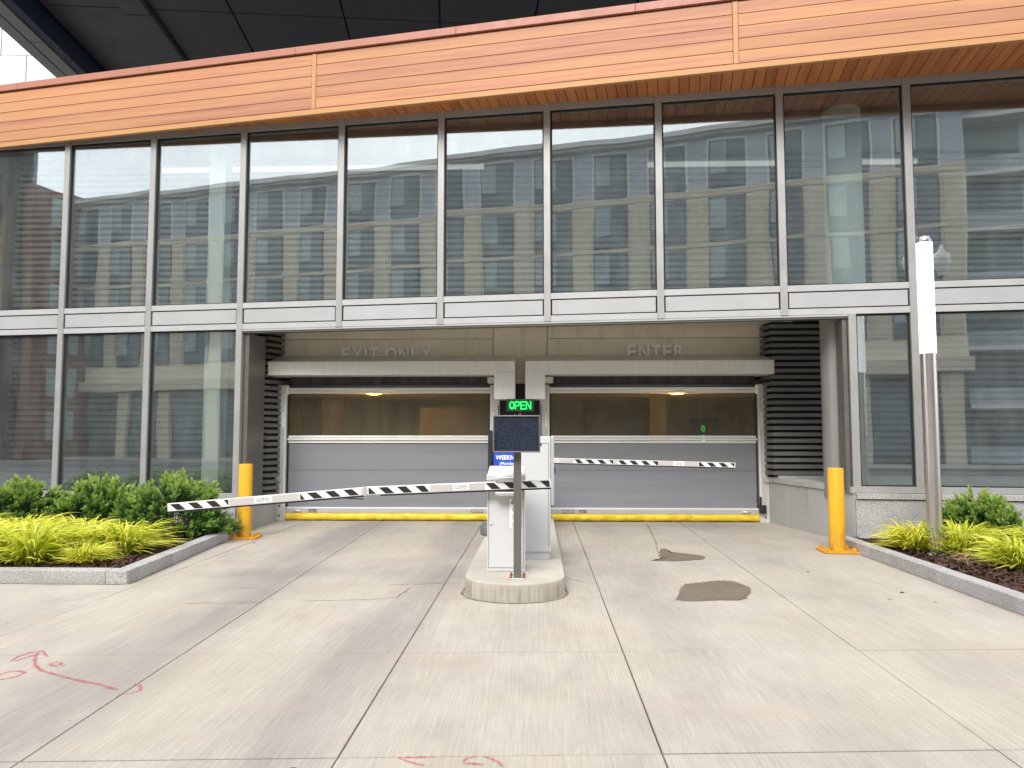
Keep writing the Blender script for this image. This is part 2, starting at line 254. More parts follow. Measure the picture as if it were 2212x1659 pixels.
# ------------------------------------------------------------------ mesh helpers
class MB:
    def __init__(s): s.v, s.f, s.mi, s.smooth = [], [], [], []
    def add(s, vs, fs, mi=0, smooth=False):
        o = len(s.v); s.v += [tuple(p) for p in vs]
        for f in fs: s.f.append(tuple(i + o for i in f)); s.mi.append(mi); s.smooth.append(smooth)
        return s
    def box(s, x0, x1, y0, y1, z0, z1, mi=0):
        vs = [(x, y, z) for z in (z0, z1) for y in (y0, y1) for x in (x0, x1)]
        return s.add(vs, [(0, 2, 3, 1), (4, 5, 7, 6), (0, 1, 5, 4), (1, 3, 7, 5), (3, 2, 6, 7), (2, 0, 4, 6)], mi)
    def hexa(s, a, b, mi=0):
        """two matching quads a and b joined"""
        return s.add(list(a) + list(b), [(3, 2, 1, 0), (4, 5, 6, 7), (0, 1, 5, 4), (1, 2, 6, 5), (2, 3, 7, 6), (3, 0, 4, 7)], mi)
    def prism(s, poly, z0, z1, mi=0, axis=2):
        n = len(poly)
        def P(p, h):
            return (p[0], p[1], h) if axis == 2 else ((p[0], h, p[1]) if axis == 1 else (h, p[0], p[1]))
        vs = [P(p, z0) for p in poly] + [P(p, z1) for p in poly]
        fs = [tuple(range(n - 1, -1, -1)), tuple(range(n, 2 * n))] + [(i, (i + 1) % n, n + (i + 1) % n, n + i) for i in range(n)]
        return s.add(vs, fs, mi)
    def lathe(s, prof, c=(0, 0), n=24, mi=0, smooth=True, cap=True):
        """prof: list of (r, z) from bottom to top"""
        vs = []
        for r, z in prof:
            for i in range(n):
                a = 2 * math.pi * i / n; vs.append((c[0] + r * math.cos(a), c[1] + r * math.sin(a), z))
        fs = []
        for k in range(len(prof) - 1):
            for i in range(n):
                j = (i + 1) % n; fs.append((k * n + i, k * n + j, (k + 1) * n + j, (k + 1) * n + i))
        s.add(vs, fs, mi, smooth)
        if cap:
            s.add(vs[:n], [tuple(range(n - 1, -1, -1))], mi); s.add(vs[-n:], [tuple(range(n))], mi)
        return s
    def tube(s, pts, rad, n=8, mi=0):
        pts = [Vector(p) for p in pts]; rings = []
        for i, p in enumerate(pts):
            d = (pts[min(i + 1, len(pts) - 1)] - pts[max(i - 1, 0)]).normalized()
            up = Vector((0, 0, 1)) if abs(d.z) < 0.9 else Vector((1, 0, 0))
            x = d.cross(up).normalized(); y = x.cross(d)
            rr = rad[i] if isinstance(rad, (list, tuple)) else rad
            rings.append([tuple(p + (x * math.cos(2 * math.pi * k / n) + y * math.sin(2 * math.pi * k / n)) * rr) for k in range(n)])
        vs = [q for r in rings for q in r]; fs = []
        for i in range(len(rings) - 1):
            for k in range(n): fs.append((i * n + k, i * n + (k + 1) % n, (i + 1) * n + (k + 1) % n, (i + 1) * n + k))
        fs.append(tuple(range(n))[::-1]); fs.append(tuple((len(rings) - 1) * n + k for k in range(n)))
        return s.add(vs, fs, mi, True)
    def sweep(s, path, prof, mi=0):
        """path: XY points left to right; prof: closed (n, z) with n outward to the right-hand side (towards -Y for +X travel)"""
        P = [Vector(p) for p in path]; N = len(P); nrm = []
        for i in range(N):
            ds = []
            if i > 0: ds.append((P[i] - P[i - 1]).normalized())
            if i < N - 1: ds.append((P[i + 1] - P[i]).normalized())
            ns = [Vector((d.y, -d.x)) for d in ds]
            m = ns[0] if len(ns) == 1 else (ns[0] + ns[1]).normalized()
            k = 1.0 / max(0.3, m.dot(ns[0])); nrm.append(m * k)
        K = len(prof); vs = []
        for p, n in zip(P, nrm):
            for a, z in prof: q = p + n * a; vs.append((q.x, q.y, z))
        fs = []
        for i in range(N - 1):
            for k in range(K): fs.append((i * K + k, (i + 1) * K + k, (i + 1) * K + (k + 1) % K, i * K + (k + 1) % K))
        fs.append(tuple(range(K))); fs.append(tuple((N - 1) * K + k for k in range(K))[::-1])
        return s.add(vs, fs, mi)
    def mesh(s, name, mats, off=(0, 0, 0)):
        me = bpy.data.meshes.new(name)
        ox, oy, oz = off
        me.from_pydata([(x - ox, y - oy, z - oz) for x, y, z in s.v], [], s.f)
        for m in (mats if isinstance(mats, (list, tuple)) else [mats]): me.materials.append(MATS[m])
        me.polygons.foreach_set('material_index', s.mi); me.polygons.foreach_set('use_smooth', s.smooth); me.update()
        return me

def bevel(o, w=0.004, seg=2):
    b = o.modifiers.new('bevel', 'BEVEL'); b.width = w; b.segments = seg; b.limit_method = 'ANGLE'; b.angle_limit = R(40); return o
def link(name, me, parent=None, loc=(0, 0, 0), rot=(0, 0, 0)):
    o = bpy.data.objects.new(name, me); COL.objects.link(o); o.location = loc; o.rotation_euler = rot
    if parent is not None: o.parent = parent
    return o
def base_of(p):
    v = Vector((0, 0, 0))
    while p is not None: v += p.location; p = p.parent
    return v
def part(name, mb, mats, parent, bev=0):
    """mesh given in world coordinates, parented to an unrotated thing"""
    o = link(name, mb.mesh(name, mats, base_of(parent) if parent else (0, 0, 0)), parent)
    if bev: bevel(o, bev)
    return o
def local(name, mb, mats, parent, loc=(0, 0, 0), rot=(0, 0, 0), bev=0):
    """mesh given in the parent's own coordinates"""
    o = link(name, mb.mesh(name, mats), parent, loc, rot)
    if bev: bevel(o, bev)
    return o
def thing(name, label, cat, loc=(0, 0, 0), rz=0.0, group=None):
    o = bpy.data.objects.new(name, None); COL.objects.link(o); o.location = loc; o.rotation_euler = (0, 0, rz); o.empty_display_size = 0.2
    return tag(o, label, cat, group)
def tag(o, label=None, cat=None, group=None, kind=None):
    if label: o['label'] = label
    if cat: o['category'] = cat
    if group: o['group'] = group
    if kind: o['kind'] = kind
    return o
def copy_tree(o, parent=None):
    c = o.copy(); COL.objects.link(c); c.parent = parent
    for ch in list(o.children): copy_tree(ch, c)
    return c
def text_mesh(name, body, width, height, depth, mat, bold=0.0, shear=0.0):
    """lettering as a mesh in the XZ plane, front facing -Y, centred on the origin, fitted to width and height"""
    cu = bpy.data.curves.new(name, 'FONT'); cu.body = body; cu.size = 1.0; cu.extrude = 0.02; cu.offset = bold; cu.shear = shear; cu.align_x = 'CENTER'
    cu.resolution_u = 4; cu.space_line = 0.95
    o = bpy.data.objects.new(name, cu); me = bpy.data.meshes.new_from_object(o)
    bpy.data.objects.remove(o); bpy.data.curves.remove(cu)
    n = len(me.vertices); co = np.empty(n * 3); me.vertices.foreach_get('co', co); co = co.reshape(-1, 3)
    lo, hi = co.min(0), co.max(0); c = (lo + hi) / 2; sz = np.maximum(hi - lo, 1e-6)
    q = np.empty_like(co); q[:, 0] = (co[:, 0] - c[0]) / sz[0] * width; q[:, 2] = (co[:, 1] - c[1]) / sz[1] * height; q[:, 1] = -(co[:, 2] - c[2]) / sz[2] * depth
    me.vertices.foreach_set('co', q.ravel()); me.materials.clear(); me.materials.append(MATS[mat]); me.name = name
    me.polygons.foreach_set('use_smooth', [False] * len(me.polygons)); me.polygons.foreach_set('material_index', [0] * len(me.polygons)); me.update()
    return me

# ================================================================== THE GROUND
gm = MB(); gm.box(-300, 300, -300, 300, -0.5, -0.06)
tag(part('ground', gm, 'asphalt', None), kind='structure')
sb = MB(); sb.box(-14, 14, -3.2, 13.6, -0.3, -0.025)
drive = tag(part('driveway', sb, 'joint_dirt', None), kind='structure')
ROWS = [(13.42, 0.0, 5), (11.1, 0.03, 20), (9.05, 0.04, 13), (6.92, 0.05, 15), (5.23, 0.055, 13), (3.58, 0.062, 12), (1.9, 0.065, 6), (0.2, 0.065, 6), (-1.5, 0.065, 6), (-3.0, 0.065, 6)]
COLS = [(-13.8, 0), (-10.2, 0), (-6.9, 0), (-3.98, 0), (-2.27, -0.031), (-0.93, 0.0), (0.575, 0.003), (2.09, 0.026), (4.05, 0.0), (7.2, 0), (10.4, 0), (13.8, 0)]
def crossing(c, r):
    x = c[0] + c[1] * r[0]; y = r[0] + r[1] * x; x = c[0] + c[1] * y; return Vector((x, y, 0))
for i in range(len(ROWS) - 1):
    for j in range(len(COLS) - 1):
        q = [crossing(COLS[j], ROWS[i + 1]), crossing(COLS[j + 1], ROWS[i + 1]), crossing(COLS[j + 1], ROWS[i]), crossing(COLS[j], ROWS[i])]
        gl, gr = 0.004, 0.004; gt, gb = ROWS[i][2] / 2000, ROWS[i + 1][2] / 2000
        dz = random.uniform(-0.0015, 0.0015); ch = 0.0025
        a = [q[0] + Vector((gl, gb, 0)), q[1] + Vector((-gr, gb, 0)), q[2] + Vector((-gr, -gt, 0)), q[3] + Vector((gl, -gt, 0))]
        b = [a[0] + Vector((ch, ch, 0)), a[1] + Vector((-ch, ch, 0)), a[2] + Vector((-ch, -ch, 0)), a[3] + Vector((ch, -ch, 0))]
        m = MB(); z0, z1, z2 = -0.03, -ch + dz, dz
        vs = [(p.x, p.y, z0) for p in a] + [(p.x, p.y, z1) for p in a] + [(p.x, p.y, z2) for p in b]
        m.add(vs, [(0, 1, 5, 4), (1, 2, 6, 5), (2, 3, 7, 6), (3, 0, 4, 7), (4, 5, 9, 8), (5, 6, 10, 9), (6, 7, 11, 10), (7, 4, 8, 11), (8, 9, 10, 11)])
        part('concrete_slab', m, 'concrete_paving', drive)
def ribbon(mb, pts, w, z, jit=0.0, mi=0):
    P = []
    for i in range(len(pts) - 1):
        a, b = Vector(pts[i]), Vector(pts[i + 1]); n = max(1, int((b - a).length / 0.06))
        for k in range(n): P.append(a.lerp(b, k / n))
    P.append(Vector(pts[-1])); n = len(P); L, Rr = [], []
    for i, p in enumerate(P):
        d = (P[min(i + 1, n - 1)] - P[max(i - 1, 0)]).normalized(); nn = Vector((-d.y, d.x))
        p = p + nn * random.uniform(-jit, jit); ww = w * random.uniform(0.55, 1.2) * (0.5 if i in (0, n - 1) else 1)
        L.append(p + nn * ww / 2); Rr.append(p - nn * ww / 2)
    vs = [(p.x, p.y, z) for p in L] + [(p.x, p.y, z) for p in Rr]
    mb.add(vs, [(i, n + i, n + i + 1, i + 1) for i in range(n - 1)], mi)
for pts, w in (([(1.84, 12.6), (1.76, 11.69), (1.69, 10.92), (1.6, 10.14), (1.52, 9.5)], 0.014),
               ([(-3.15, 7.25), (-2.69, 7.27)], 0.008), ([(-1.5, 7.47), (-1.0, 7.54), (-0.72, 7.55)], 0.010), ([(-3.14, 6.58), (-2.46, 6.65)], 0.01),
               ([(-2.13, 6.72), (-1.52, 6.79), (-1.29, 6.92), (-1.24, 7.34)], 0.009), ([(0.28, 7.9), (0.45, 7.7), (0.62, 7.62)], 0.01)):
    m = MB(); ribbon(m, pts, w, 0.0035, 0.012); part('crack', m, 'crack_shade_line', drive)
isl_pts = [(-0.18 + 0.50 * math.cos(R(a)), 7.175 + 0.475 * math.sin(R(a))) for a in range(180, 361, 12)]
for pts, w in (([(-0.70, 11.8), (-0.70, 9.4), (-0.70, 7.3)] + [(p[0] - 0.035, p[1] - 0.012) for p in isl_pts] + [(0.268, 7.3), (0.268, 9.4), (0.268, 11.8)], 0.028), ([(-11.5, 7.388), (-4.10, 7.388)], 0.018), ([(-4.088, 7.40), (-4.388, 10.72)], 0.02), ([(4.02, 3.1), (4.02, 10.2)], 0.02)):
    m = MB(); ribbon(m, pts, w, 0.0032, 0.004); part('dirt_shade_line', m, 'crack_shade_line', drive)  # foot of island and kerbs: brown dirt plus painted contact shade
def blob(pts, z, jit, seed):
    rr = random.Random(seed); P = [Vector(p) for p in pts]; out = []; n = len(P)
    for i in range(n):
        a, b, c, d = P[i - 1], P[i], P[(i + 1) % n], P[(i + 2) % n]
        for k in range(7):
            u = k / 7; q = 0.5 * ((2 * b) + (c - a) * u + (2 * a - 5 * b + 4 * c - d) * u * u + (3 * b - a - 3 * c + d) * u ** 3)
            out.append(q + Vector((rr.uniform(-jit, jit), rr.uniform(-jit, jit) * 1.6)))
    c = sum(out, Vector((0, 0))) / len(out); m = MB(); N = len(out)
    inn = [c + (p - c) * (1 - 0.07 / max(0.12, (p - c).length)) for p in out]; out = [c + (p - c) * (1 + 0.03 / (p - c).length) for p in out]
    m.add([(p.x, p.y, z) for p in out] + [(p.x, p.y, z) for p in inn] + [(c.x, c.y, z)], [(i, (i + 1) % N, N + (i + 1) % N, N + i) for i in range(N)] + [(N + i, N + (i + 1) % N, 2 * N) for i in range(N)]); m.rim = N; return m
def stain(m, lab):
    o = part('water_stain', m, 'wet_stain', None); a = o.data.attributes.new('wet', 'FLOAT', 'POINT')
    a.data.foreach_set('value', [0.0] * m.rim + [1.0] * (m.rim + 1)); tag(o, lab, 'wet patch')
w1 = blob([(1.61, 9.84), (1.52, 9.37), (1.48, 9.08), (1.36, 8.98), (1.62, 8.95), (1.98, 9.1), (2.03, 9.34), (1.89, 9.47), (1.72, 9.65), (1.68, 9.88)], 0.004, 0.012, 1)
stain(w1, 'smaller dark wet patch on the concrete with a crack running up to the enter door')
w2 = blob([(1.28, 6.86), (1.33, 7.1), (1.46, 7.53), (1.61, 7.65), (1.87, 7.77), (2.0, 7.73), (2.06, 7.44), (2.02, 7.23), (1.87, 6.93), (1.65, 6.87)], 0.004, 0.01, 2)
stain(w2, 'larger rounded dark wet patch on the concrete right of the island nose')
RED = [[[(-3.471, 4.879), (-3.51, 5.02), (-3.486, 5.09), (-3.424, 5.131), (-3.304, 5.001)], [(-3.455, 4.889), (-3.435, 4.971), (-3.415, 5.034), (-3.419, 5.087)],
        [(-3.424, 5.066), (-3.358, 4.948), (-3.252, 4.803), (-3.147, 4.712), (-2.986, 4.627), (-2.817, 4.546), (-2.605, 4.457), (-2.465, 4.374)]],
       [[(-2.411, 4.291), (-2.352, 4.331), (-2.328, 4.378), (-2.381, 4.465), (-2.429, 4.496)]],
       [[(-3.068, 4.833), (-3.089, 4.794), (-3.146, 4.811), (-3.182, 4.849), (-3.171, 4.884), (-3.123, 4.871), (-3.103, 4.832), (-3.137, 4.821)]],
       [[(-3.334, 4.52), (-3.36, 4.64), (-3.334, 4.679), (-3.291, 4.703), (-3.225, 4.669), (-3.224, 4.589), (-3.265, 4.544), (-3.334, 4.53)]],
       [[(-0.653, 3.526), (-0.563, 3.534), (-0.475, 3.545)], [(-0.644, 3.517), (-0.574, 3.476), (-0.515, 3.449)]],
       [[(-0.344, 3.488), (-0.326, 3.537), (-0.282, 3.554)], [(-0.254, 3.552), (-0.212, 3.527), (-0.184, 3.494), (-0.158, 3.447)], [(-0.341, 3.474), (-0.288, 3.471), (-0.243, 3.465)]]]
RL = ['long red spray paint arrow on the concrete at the left', 'short red paint hook across the joint at the arrow tail', 'small red paint squiggle beside the arrow head',
      'red painted eye shape below the arrow head', 'thick red paint check mark at the bottom edge, left of its pair', 'red paint triangle outline at the bottom edge, right of its pair']
for g, lab in zip(RED, RL):
    m = MB()
    for n_, l_ in enumerate(g): ribbon(m, l_, 0.026 if g[0][0][0] < -1 else 0.024, 0.0035 + 0.0012 * n_, 0.003)
    tag(part('paint_marking', m, 'spray_red', None), lab, 'paint mark', 'red utility paint marks on the drive')
# far side of the street, mirrored in the glass
m = MB(); m.box(-90, 60, -20.6, -15.8, -0.4, 0.0); tag(part('pavement_across_street', m, 'pavement_far', None), kind='structure')

# traffic island
def rounded(x0, x1, y0, y1, r, n=10):
    pts = []
    for cx, cy, a0 in ((x1 - r, y0 + r, -90), (x1 - r, y1 - 0.1, 0), (x0 + r, y1 - 0.1, 90), (x0 + r, y0 + r, 180)):
        rr = r if cy < y1 - 0.2 else 0.1
        ccx = cx if rr == r else (x1 - 0.1 if cx > (x0 + x1) / 2 else x0 + 0.1)
        for k in range(n + 1):
            a = R(a0 + 90 * k / n); pts.append((ccx + rr * math.cos(a), cy + rr * math.sin(a)))
    return pts
m = MB(); m.prism(rounded(-0.69, 0.26, 6.72, 12.3, 0.455), -0.02, 0.165)
isl = part('traffic_island', m, 'concrete_island', None); bevel(isl, 0.014, 3)
tag(isl, 'raised concrete island with rounded nose between the two lanes', 'traffic island', kind='structure')

# ================================================================== PLANTING BEDS
def kerb(name, stones):
    k = bpy.data.objects.new(name, None); COL.objects.link(k); tag(k, kind='structure')
    for p in stones:
        m = MB(); m.prism(p, -0.03, 0.135 + random.uniform(-0.002, 0.002)); o = link('kerb_stone', m.mesh('kerb_stone', 'granite'), k); bevel(o, 0.008, 2)
    return k
L0, L1 = Vector((-4.1, 7.40)), Vector((-4.40, 10.72)); W = 0.16
st = []; d = (L1 - L0); nn = Vector((-d.normalized().y, d.normalized().x))
for a, b in ((0.0, 0.33), (0.332, 0.665), (0.667, 1.0)):
    p, q = L0 + d * a, L0 + d * b; pi, qi = p + nn * W, q + nn * W
    if a == 0.0: pi = Vector((-4.1 - W - 0.015, 7.40 + W))
    st.append([tuple(p), tuple(q), tuple(qi), tuple(pi)])
xs = [-4.103, -4.33, -6.2, -8.1, -10.0, -12.0]
for a, b in zip(xs[:-1], xs[1:]):
    p = [(a - 0.002, 7.40), (a - (W + 0.015 if a > -4.2 else 0.002), 7.40 + W), (b, 7.40 + W), (b, 7.40)]; st.append(p)
kerb('planter_kerb', st)
st = [[(4.03, a), (4.03 + W, a), (4.03 + W, b), (4.03, b)] for a, b in ((9.25, 10.28), (7.75, 9.247), (6.25, 7.747), (4.75, 6.247), (3.0, 4.747))]
kerb('planter_kerb', st)
def bed(name, poly, seed):
    xs0, xs1 = min(p[0] for p in poly), max(p[0] for p in poly); ys0, ys1 = min(p[1] for p in poly), max(p[1] for p in poly)
    m = MB(); nx, ny = 60, 40; rr = random.Random(seed); idx = {}
    for j in range(ny + 1):
        for i in range(nx + 1):
            y = ys0 + (ys1 - ys0) * j / ny; xr = xs1 - (0.092 * (y - ys0) + 0.03 if xs1 < 0 else 0); x = xs0 + (xr - xs0) * i / nx
            m.v.append((x, y, 0.088 + 0.02 * math.sin(x * 1.7 + 1) * math.sin(y * 2.1) + rr.uniform(-0.008, 0.012)))
    for j in range(ny):
        for i in range(nx): m.f.append((j * (nx + 1) + i, j * (nx + 1) + i + 1, (j + 1) * (nx + 1) + i + 1, (j + 1) * (nx + 1) + i)); m.mi.append(0); m.smooth.append(True)
    return tag(part(name, m, 'mulch', None), kind='structure')
BL = [(-12.0, 7.53), (-4.27, 7.53), (-4.27, 11.9), (-12.0, 11.9)]; BR = [(4.17, 3.2), (9.5, 3.2), (9.5, 10.5), (4.17, 10.5)]
bed('planting_bed', BL, 1); bed('planting_bed', BR, 2)
def quads_obj(name, co, mat, kind=None, lab=None, cat=None):
    n = len(co) // 4; me = bpy.data.meshes.new(name)
    me.from_pydata(co.reshape(-1, 3).tolist(), [], np.arange(n * 4).reshape(-1, 4).tolist()); me.materials.append(MATS[mat]); me.update()
    o = link(name, me); return tag(o, lab, cat, kind=kind)
def chips(n, xs, ys, lim, L, Wd, z, tilt):
    x = RNG.uniform(*xs, n); y = RNG.uniform(*ys, n); keep = lim(x, y); x, y = x[keep], y[keep]; n = len(x)
    a = RNG.uniform(0, math.pi, n); l = RNG.uniform(*L, n) / 2; w = RNG.uniform(*Wd, n) / 2; t1 = RNG.normal(0, tilt, n); t2 = RNG.normal(0, tilt, n)
    ca, sa = np.cos(a), np.sin(a); out = np.empty((n, 4, 3))
    for k, (p, q) in enumerate(((-1, -1), (1, -1), (0.8, 1), (-0.8, 1))):
        out[:, k, 0] = x + ca * l * p - sa * w * q; out[:, k, 1] = y + sa * l * p + ca * w * q; out[:, k, 2] = z + p * l * t1 + q * w * t2 + 0.012
    return out.reshape(-1, 3)
cl = chips(9000, (-8.5, -4.3), (7.58, 10.9), lambda x, y: x < -4.34 - (y - 7.4) * 0.092, (0.03, 0.085), (0.008, 0.022), 0.098, 0.5)
quads_obj('mulch_chips', cl, 'mulch_chip', 'stuff', 'dark brown bark mulch chips in the left planting bed', 'mulch')
cl = chips(6000, (4.22, 7.0), (5.8, 10.2), lambda x, y: x > 4.2, (0.03, 0.085), (0.008, 0.022), 0.098, 0.5)
quads_obj('mulch_chips', cl, 'mulch_chip', 'stuff', 'dark brown bark mulch chips in the right planting bed', 'mulch')

# ================================================================== THE GARAGE BUILDING
bld = thing('parking_garage', 'two storey parking garage front with wood fascia, tall glass bays and two roll-up doors', 'building')
FA = R(7.6); FY0 = 10.45 + math.tan(FA) * 4.36; KS = 1 / math.cos(FA)
def fpt(s, n, z=0.0):     # facade coordinates: along, inward, up
    return (s * math.cos(FA) + n * math.sin(FA), FY0 - s * math.sin(FA) + n * math.cos(FA), z)
MULL = [x * KS for x in (-11.2, -9.58, -7.96, -6.36, -4.755, -3.09, -1.47, 0.165, 1.81, 3.51, 5.2, 6.86, 8.52)]
JR = 4.40 * KS
Z_HEAD0, Z_HEAD1, Z_G0, Z_P1, Z_P0, Z_T0 = 6.415, 6.52, 3.60, 3.50, 3.275, 3.175
ZSL, ZSR = 0.46, 0.70
cw = MB()
s0, s1 = MULL[0] - 0.06, MULL[-1] + 0.06
# head, transoms and the frame round the recess (one framework); rails are cut between the mullions
HW = 0.05; RAILS = []
for a, b in zip(MULL[:-1], MULL[1:]):
    x0, x1 = a + HW, b - HW
    RAILS += [(x0, x1, Z_HEAD0, Z_HEAD1), (x0, x1, Z_P1 + 0.012, Z_G0), (x0, x1, Z_T0, Z_P0 - 0.012)]
LB = [MULL[0], MULL[1], MULL[2], MULL[3], MULL[4]]; RB = [JR, MULL[10], MULL[11], MULL[12]]
for a, b in zip(LB[:-1], LB[1:]): RAILS.append((a + HW, b - HW, ZSL, ZSL + 0.11))
for a, b in zip(RB[:-1], RB[1:]): RAILS.append((a + HW, b - HW, ZSR, ZSR + 0.085))
cw.box(s0, s1, 0.105, 0.135, Z_P0 - 0.01, Z_P1 + 0.01)
curtain = local('curtain_wall', cw, 'aluminium_light', bld, (0, FY0, 0), (0, 0, -FA), 0.003)
for a, b, c, d in RAILS: m = MB(); m.box(-(b - a) / 2, (b - a) / 2, -0.05, 0.12, 0, d - c); local('rail', m, 'aluminium' if c > 6 or c < 1 else 'aluminium_light', curtain, ((a + b) / 2, 0, c), bev=0.003)
rev = MB(); rev.box(s0, s1, 0.03, 0.10, Z_P0 - 0.011, Z_P1 + 0.011); local('spandrel_backing', rev, 'dark_gap', curtain)
lowtrim = MB(); lowtrim.box(MULL[4] + HW + 0.002, JR - HW - 0.002, -0.03, 0.13, Z_T0 - 0.055, Z_T0 - 0.004); local('soffit_trim', lowtrim, 'bronze_metal', curtain)
lowtrim = MB(); lowtrim.box(MULL[4] + HW + 0.002, JR - HW - 0.002, -0.046, -0.032, Z_T0 - 0.028, Z_T0 - 0.003); local('drip_edge', lowtrim, 'aluminium_light', curtain)
def mullion(s, z0, z1, w=HW):
    m = MB(); m.box(-w, w, -0.06, 0.12, 0, z1 - z0); local('mullion', m, 'aluminium', curtain, (s, 0, z0), bev=0.004)
for i, s in enumerate(MULL):
    if i <= 4: mullion(s, ZSL, Z_HEAD1 + 0.01)
    elif i >= 10: mullion(s, ZSR, Z_HEAD1 + 0.01)
    else: mullion(s, Z_T0, Z_HEAD1 + 0.01)
mullion(JR, ZSR, Z_T0 - 0.002)
def pane(x0, x1, z0, z1):
    g = 0.004; m = MB(); m.box(-(x1 - x0) / 2 + g, (x1 - x0) / 2 - g, -0.006, 0.006, 0, z1 - z0 - 2 * g)
    o = local('glass_pane', m, 'facade_glass', curtain, ((x0 + x1) / 2, 0.012, z0 + g), (R(random.uniform(-0.16, 0.10)), 0, R(random.uniform(-0.4, 0.4))))
    gk = MB()
    for a, b, c, d in ((x0, x0 + 0.022, z0, z1), (x1 - 0.022, x1, z0, z1), (x0 + 0.0225, x1 - 0.0225, z0, z0 + 0.018), (x0 + 0.0225, x1 - 0.0225, z1 - 0.022, z1)):
        gk.box(a + 0.001, b - 0.001, -0.02, -0.004, c + 0.001, d - 0.001)
    local('gasket', gk, 'black_rubber', curtain)
for a, b in zip(MULL[:-1], MULL[1:]):
    pane(a + HW, b - HW, Z_G0, Z_HEAD0)
    m = MB(); w = (b - a) / 2 - HW - 0.02; m.box(-w, w, -0.02, 0.02, 0, Z_P1 - Z_P0 - 0.012); local('spandrel_panel', m, 'aluminium_panel', curtain, ((a + b) / 2, -0.02, Z_P0 + 0.006), bev=0.003)
for a, b in zip(LB[:-1], LB[1:]): pane(a + HW, b - HW, ZSL + 0.11, Z_T0)
for a, b in zip(RB[:-1], RB[1:]): pane(a + HW, b - HW, ZSR + 0.085, Z_T0)
# bronze jamb liners of the recess
m = MB(); m.box(MULL[4] + HW + 0.012, MULL[4] + HW + 0.09, 0.02, 0.55, 0.0, Z_T0 - 0.06); local('jamb_liner', m, 'bronze_metal', curtain, bev=0.004)
m = MB(); m.box(JR - HW - 0.075, JR - HW - 0.012, 0.0, 0.35, ZSR, Z_T0 - 0.06); local('jamb_liner', m, 'bronze_metal', curtain, bev=0.004)

# wood fascia, angled away from the glass
WA = math.atan(0.194); WY0 = 12.15 - 0.194 * 9.3; KW = 1 / math.cos(WA)
fb = MB(); fb.box(-14.5, 11.5, 0.03, 0.12, 6.56, 7.40)
fas = local('wood_fascia', fb, 'wood_backing', bld, (0, WY0, 0), (0, 0, -WA))
zl = [6.515, 6.69, 6.862, 7.034, 7.206, 7.385]
vt = [-9.76 * KW, -3.44 * KW, 2.71 * KW, 8.95 * KW]; ends = [-14.4] + vt + [11.4]
for a, b in zip(ends[:-1], ends[1:]):
    for z0, z1 in zip(zl[:-1], zl[1:]):
        m = MB(); l = (b - a) / 2 - 0.038; m.box(-l, l, 0.0, 0.03, 0.0, z1 - z0 - 0.007); o = local('fascia_plank', m, 'wood_plank', fas, ((a + b) / 2, 0, z0 + 0.0035)); bevel(o, 0.003, 1)
for s in vt: m = MB(); m.box(-0.034, 0.034, -0.006, 0.03, 6.512, 7.388); local('fascia_batten', m, 'wood_edge', fas, (s, 0, 0), bev=0.003)
m = MB(); m.box(-14.4, 11.4, -0.004, 0.062, 6.425, 6.507); local('bottom_trim', m, 'wood_edge', fas, bev=0.003)
cj = np.arange(-14.3, 11.5, 2.62)
for a, b in zip(cj[:-1], cj[1:]): m = MB(); m.box(-(b - a) / 2 + 0.002, (b - a) / 2 - 0.002, -0.035, 0.34, 0.0, 0.115); local('fascia_cap', m, 'wood_cap', fas, ((a + b) / 2, 0, 7.405), bev=0.004)
# wood soffit between glass head and fascia: planks across the overhang
so = MB(); q = []
for X_ in (-9.0, 8.7): q.append((X_, 12.15 - 0.194 * (X_ + 9.3) + 0.05)); 
f0, f1 = fpt(-9.0 * KS, 0.04), fpt(8.7 * KS, 0.04)
so.prism([(q[0][0], q[0][1]), (q[1][0], q[1][1]), (f1[0], f1[1]), (f0[0], f0[1])], 6.545, 6.57)
sof = part('wood_soffit', so, 'wood_backing', bld)
dx, dy = math.sin(WA), math.cos(WA)      # plank direction: square to the fascia
nrm = Vector((math.cos(WA), -math.sin(WA)))
pw = 0.148; k = 0
for i in range(-58, 62):
    s = i * pw; a = Vector((0, WY0)) + nrm * s
    # distance along the plank from the fascia line to the facade line
    # facade: Y = FY0 - tan(FA) X
    tnum = FY0 - math.tan(FA) * a.x - a.y; tden = dy + math.tan(FA) * dx; L_ = tnum / tden - 0.05
    if L_ < 0.14: continue
    m = MB(); m.box(-pw / 2 + 0.004, pw / 2 - 0.004, 0.066, L_, -0.012, 0.012); o = link('soffit_plank', m.mesh('soffit_plank', 'wood_plank_soffit'), sof, (a.x, a.y, 6.526), (0, 0, -WA)); bevel(o, 0.004, 1); k += 1
# roof behind the fascia
m = MB(); m.prism([(-14.3, 13.4), (11.0, 8.6), (11.0, 30), (-14.3, 30)], 6.72, 7.3); part('roof', m, 'interior_dark', bld)
# recess ceiling / upper floor slab
p = [fpt(MULL[0], 0.14), fpt(MULL[-1], 0.14)]
m = MB(); m.prism([(p[0][0], p[0][1]), (p[1][0], p[1][1]), (p[1][0], 13.4), (p[0][0], 13.4)], 3.44, 3.58); part('upper_floor_slab', m, 'room_white', bld)
p = [fpt(MULL[4] + 0.2, 0.14), fpt(JR - 0.1, 0.14)]
m = MB(); m.prism([(p[0][0], p[0][1]), (p[1][0], p[1][1]), (p[1][0], 12.9), (p[0][0], 12.9)], 3.40, 3.436); part('recess_ceiling', m, 'pale_panel', bld)
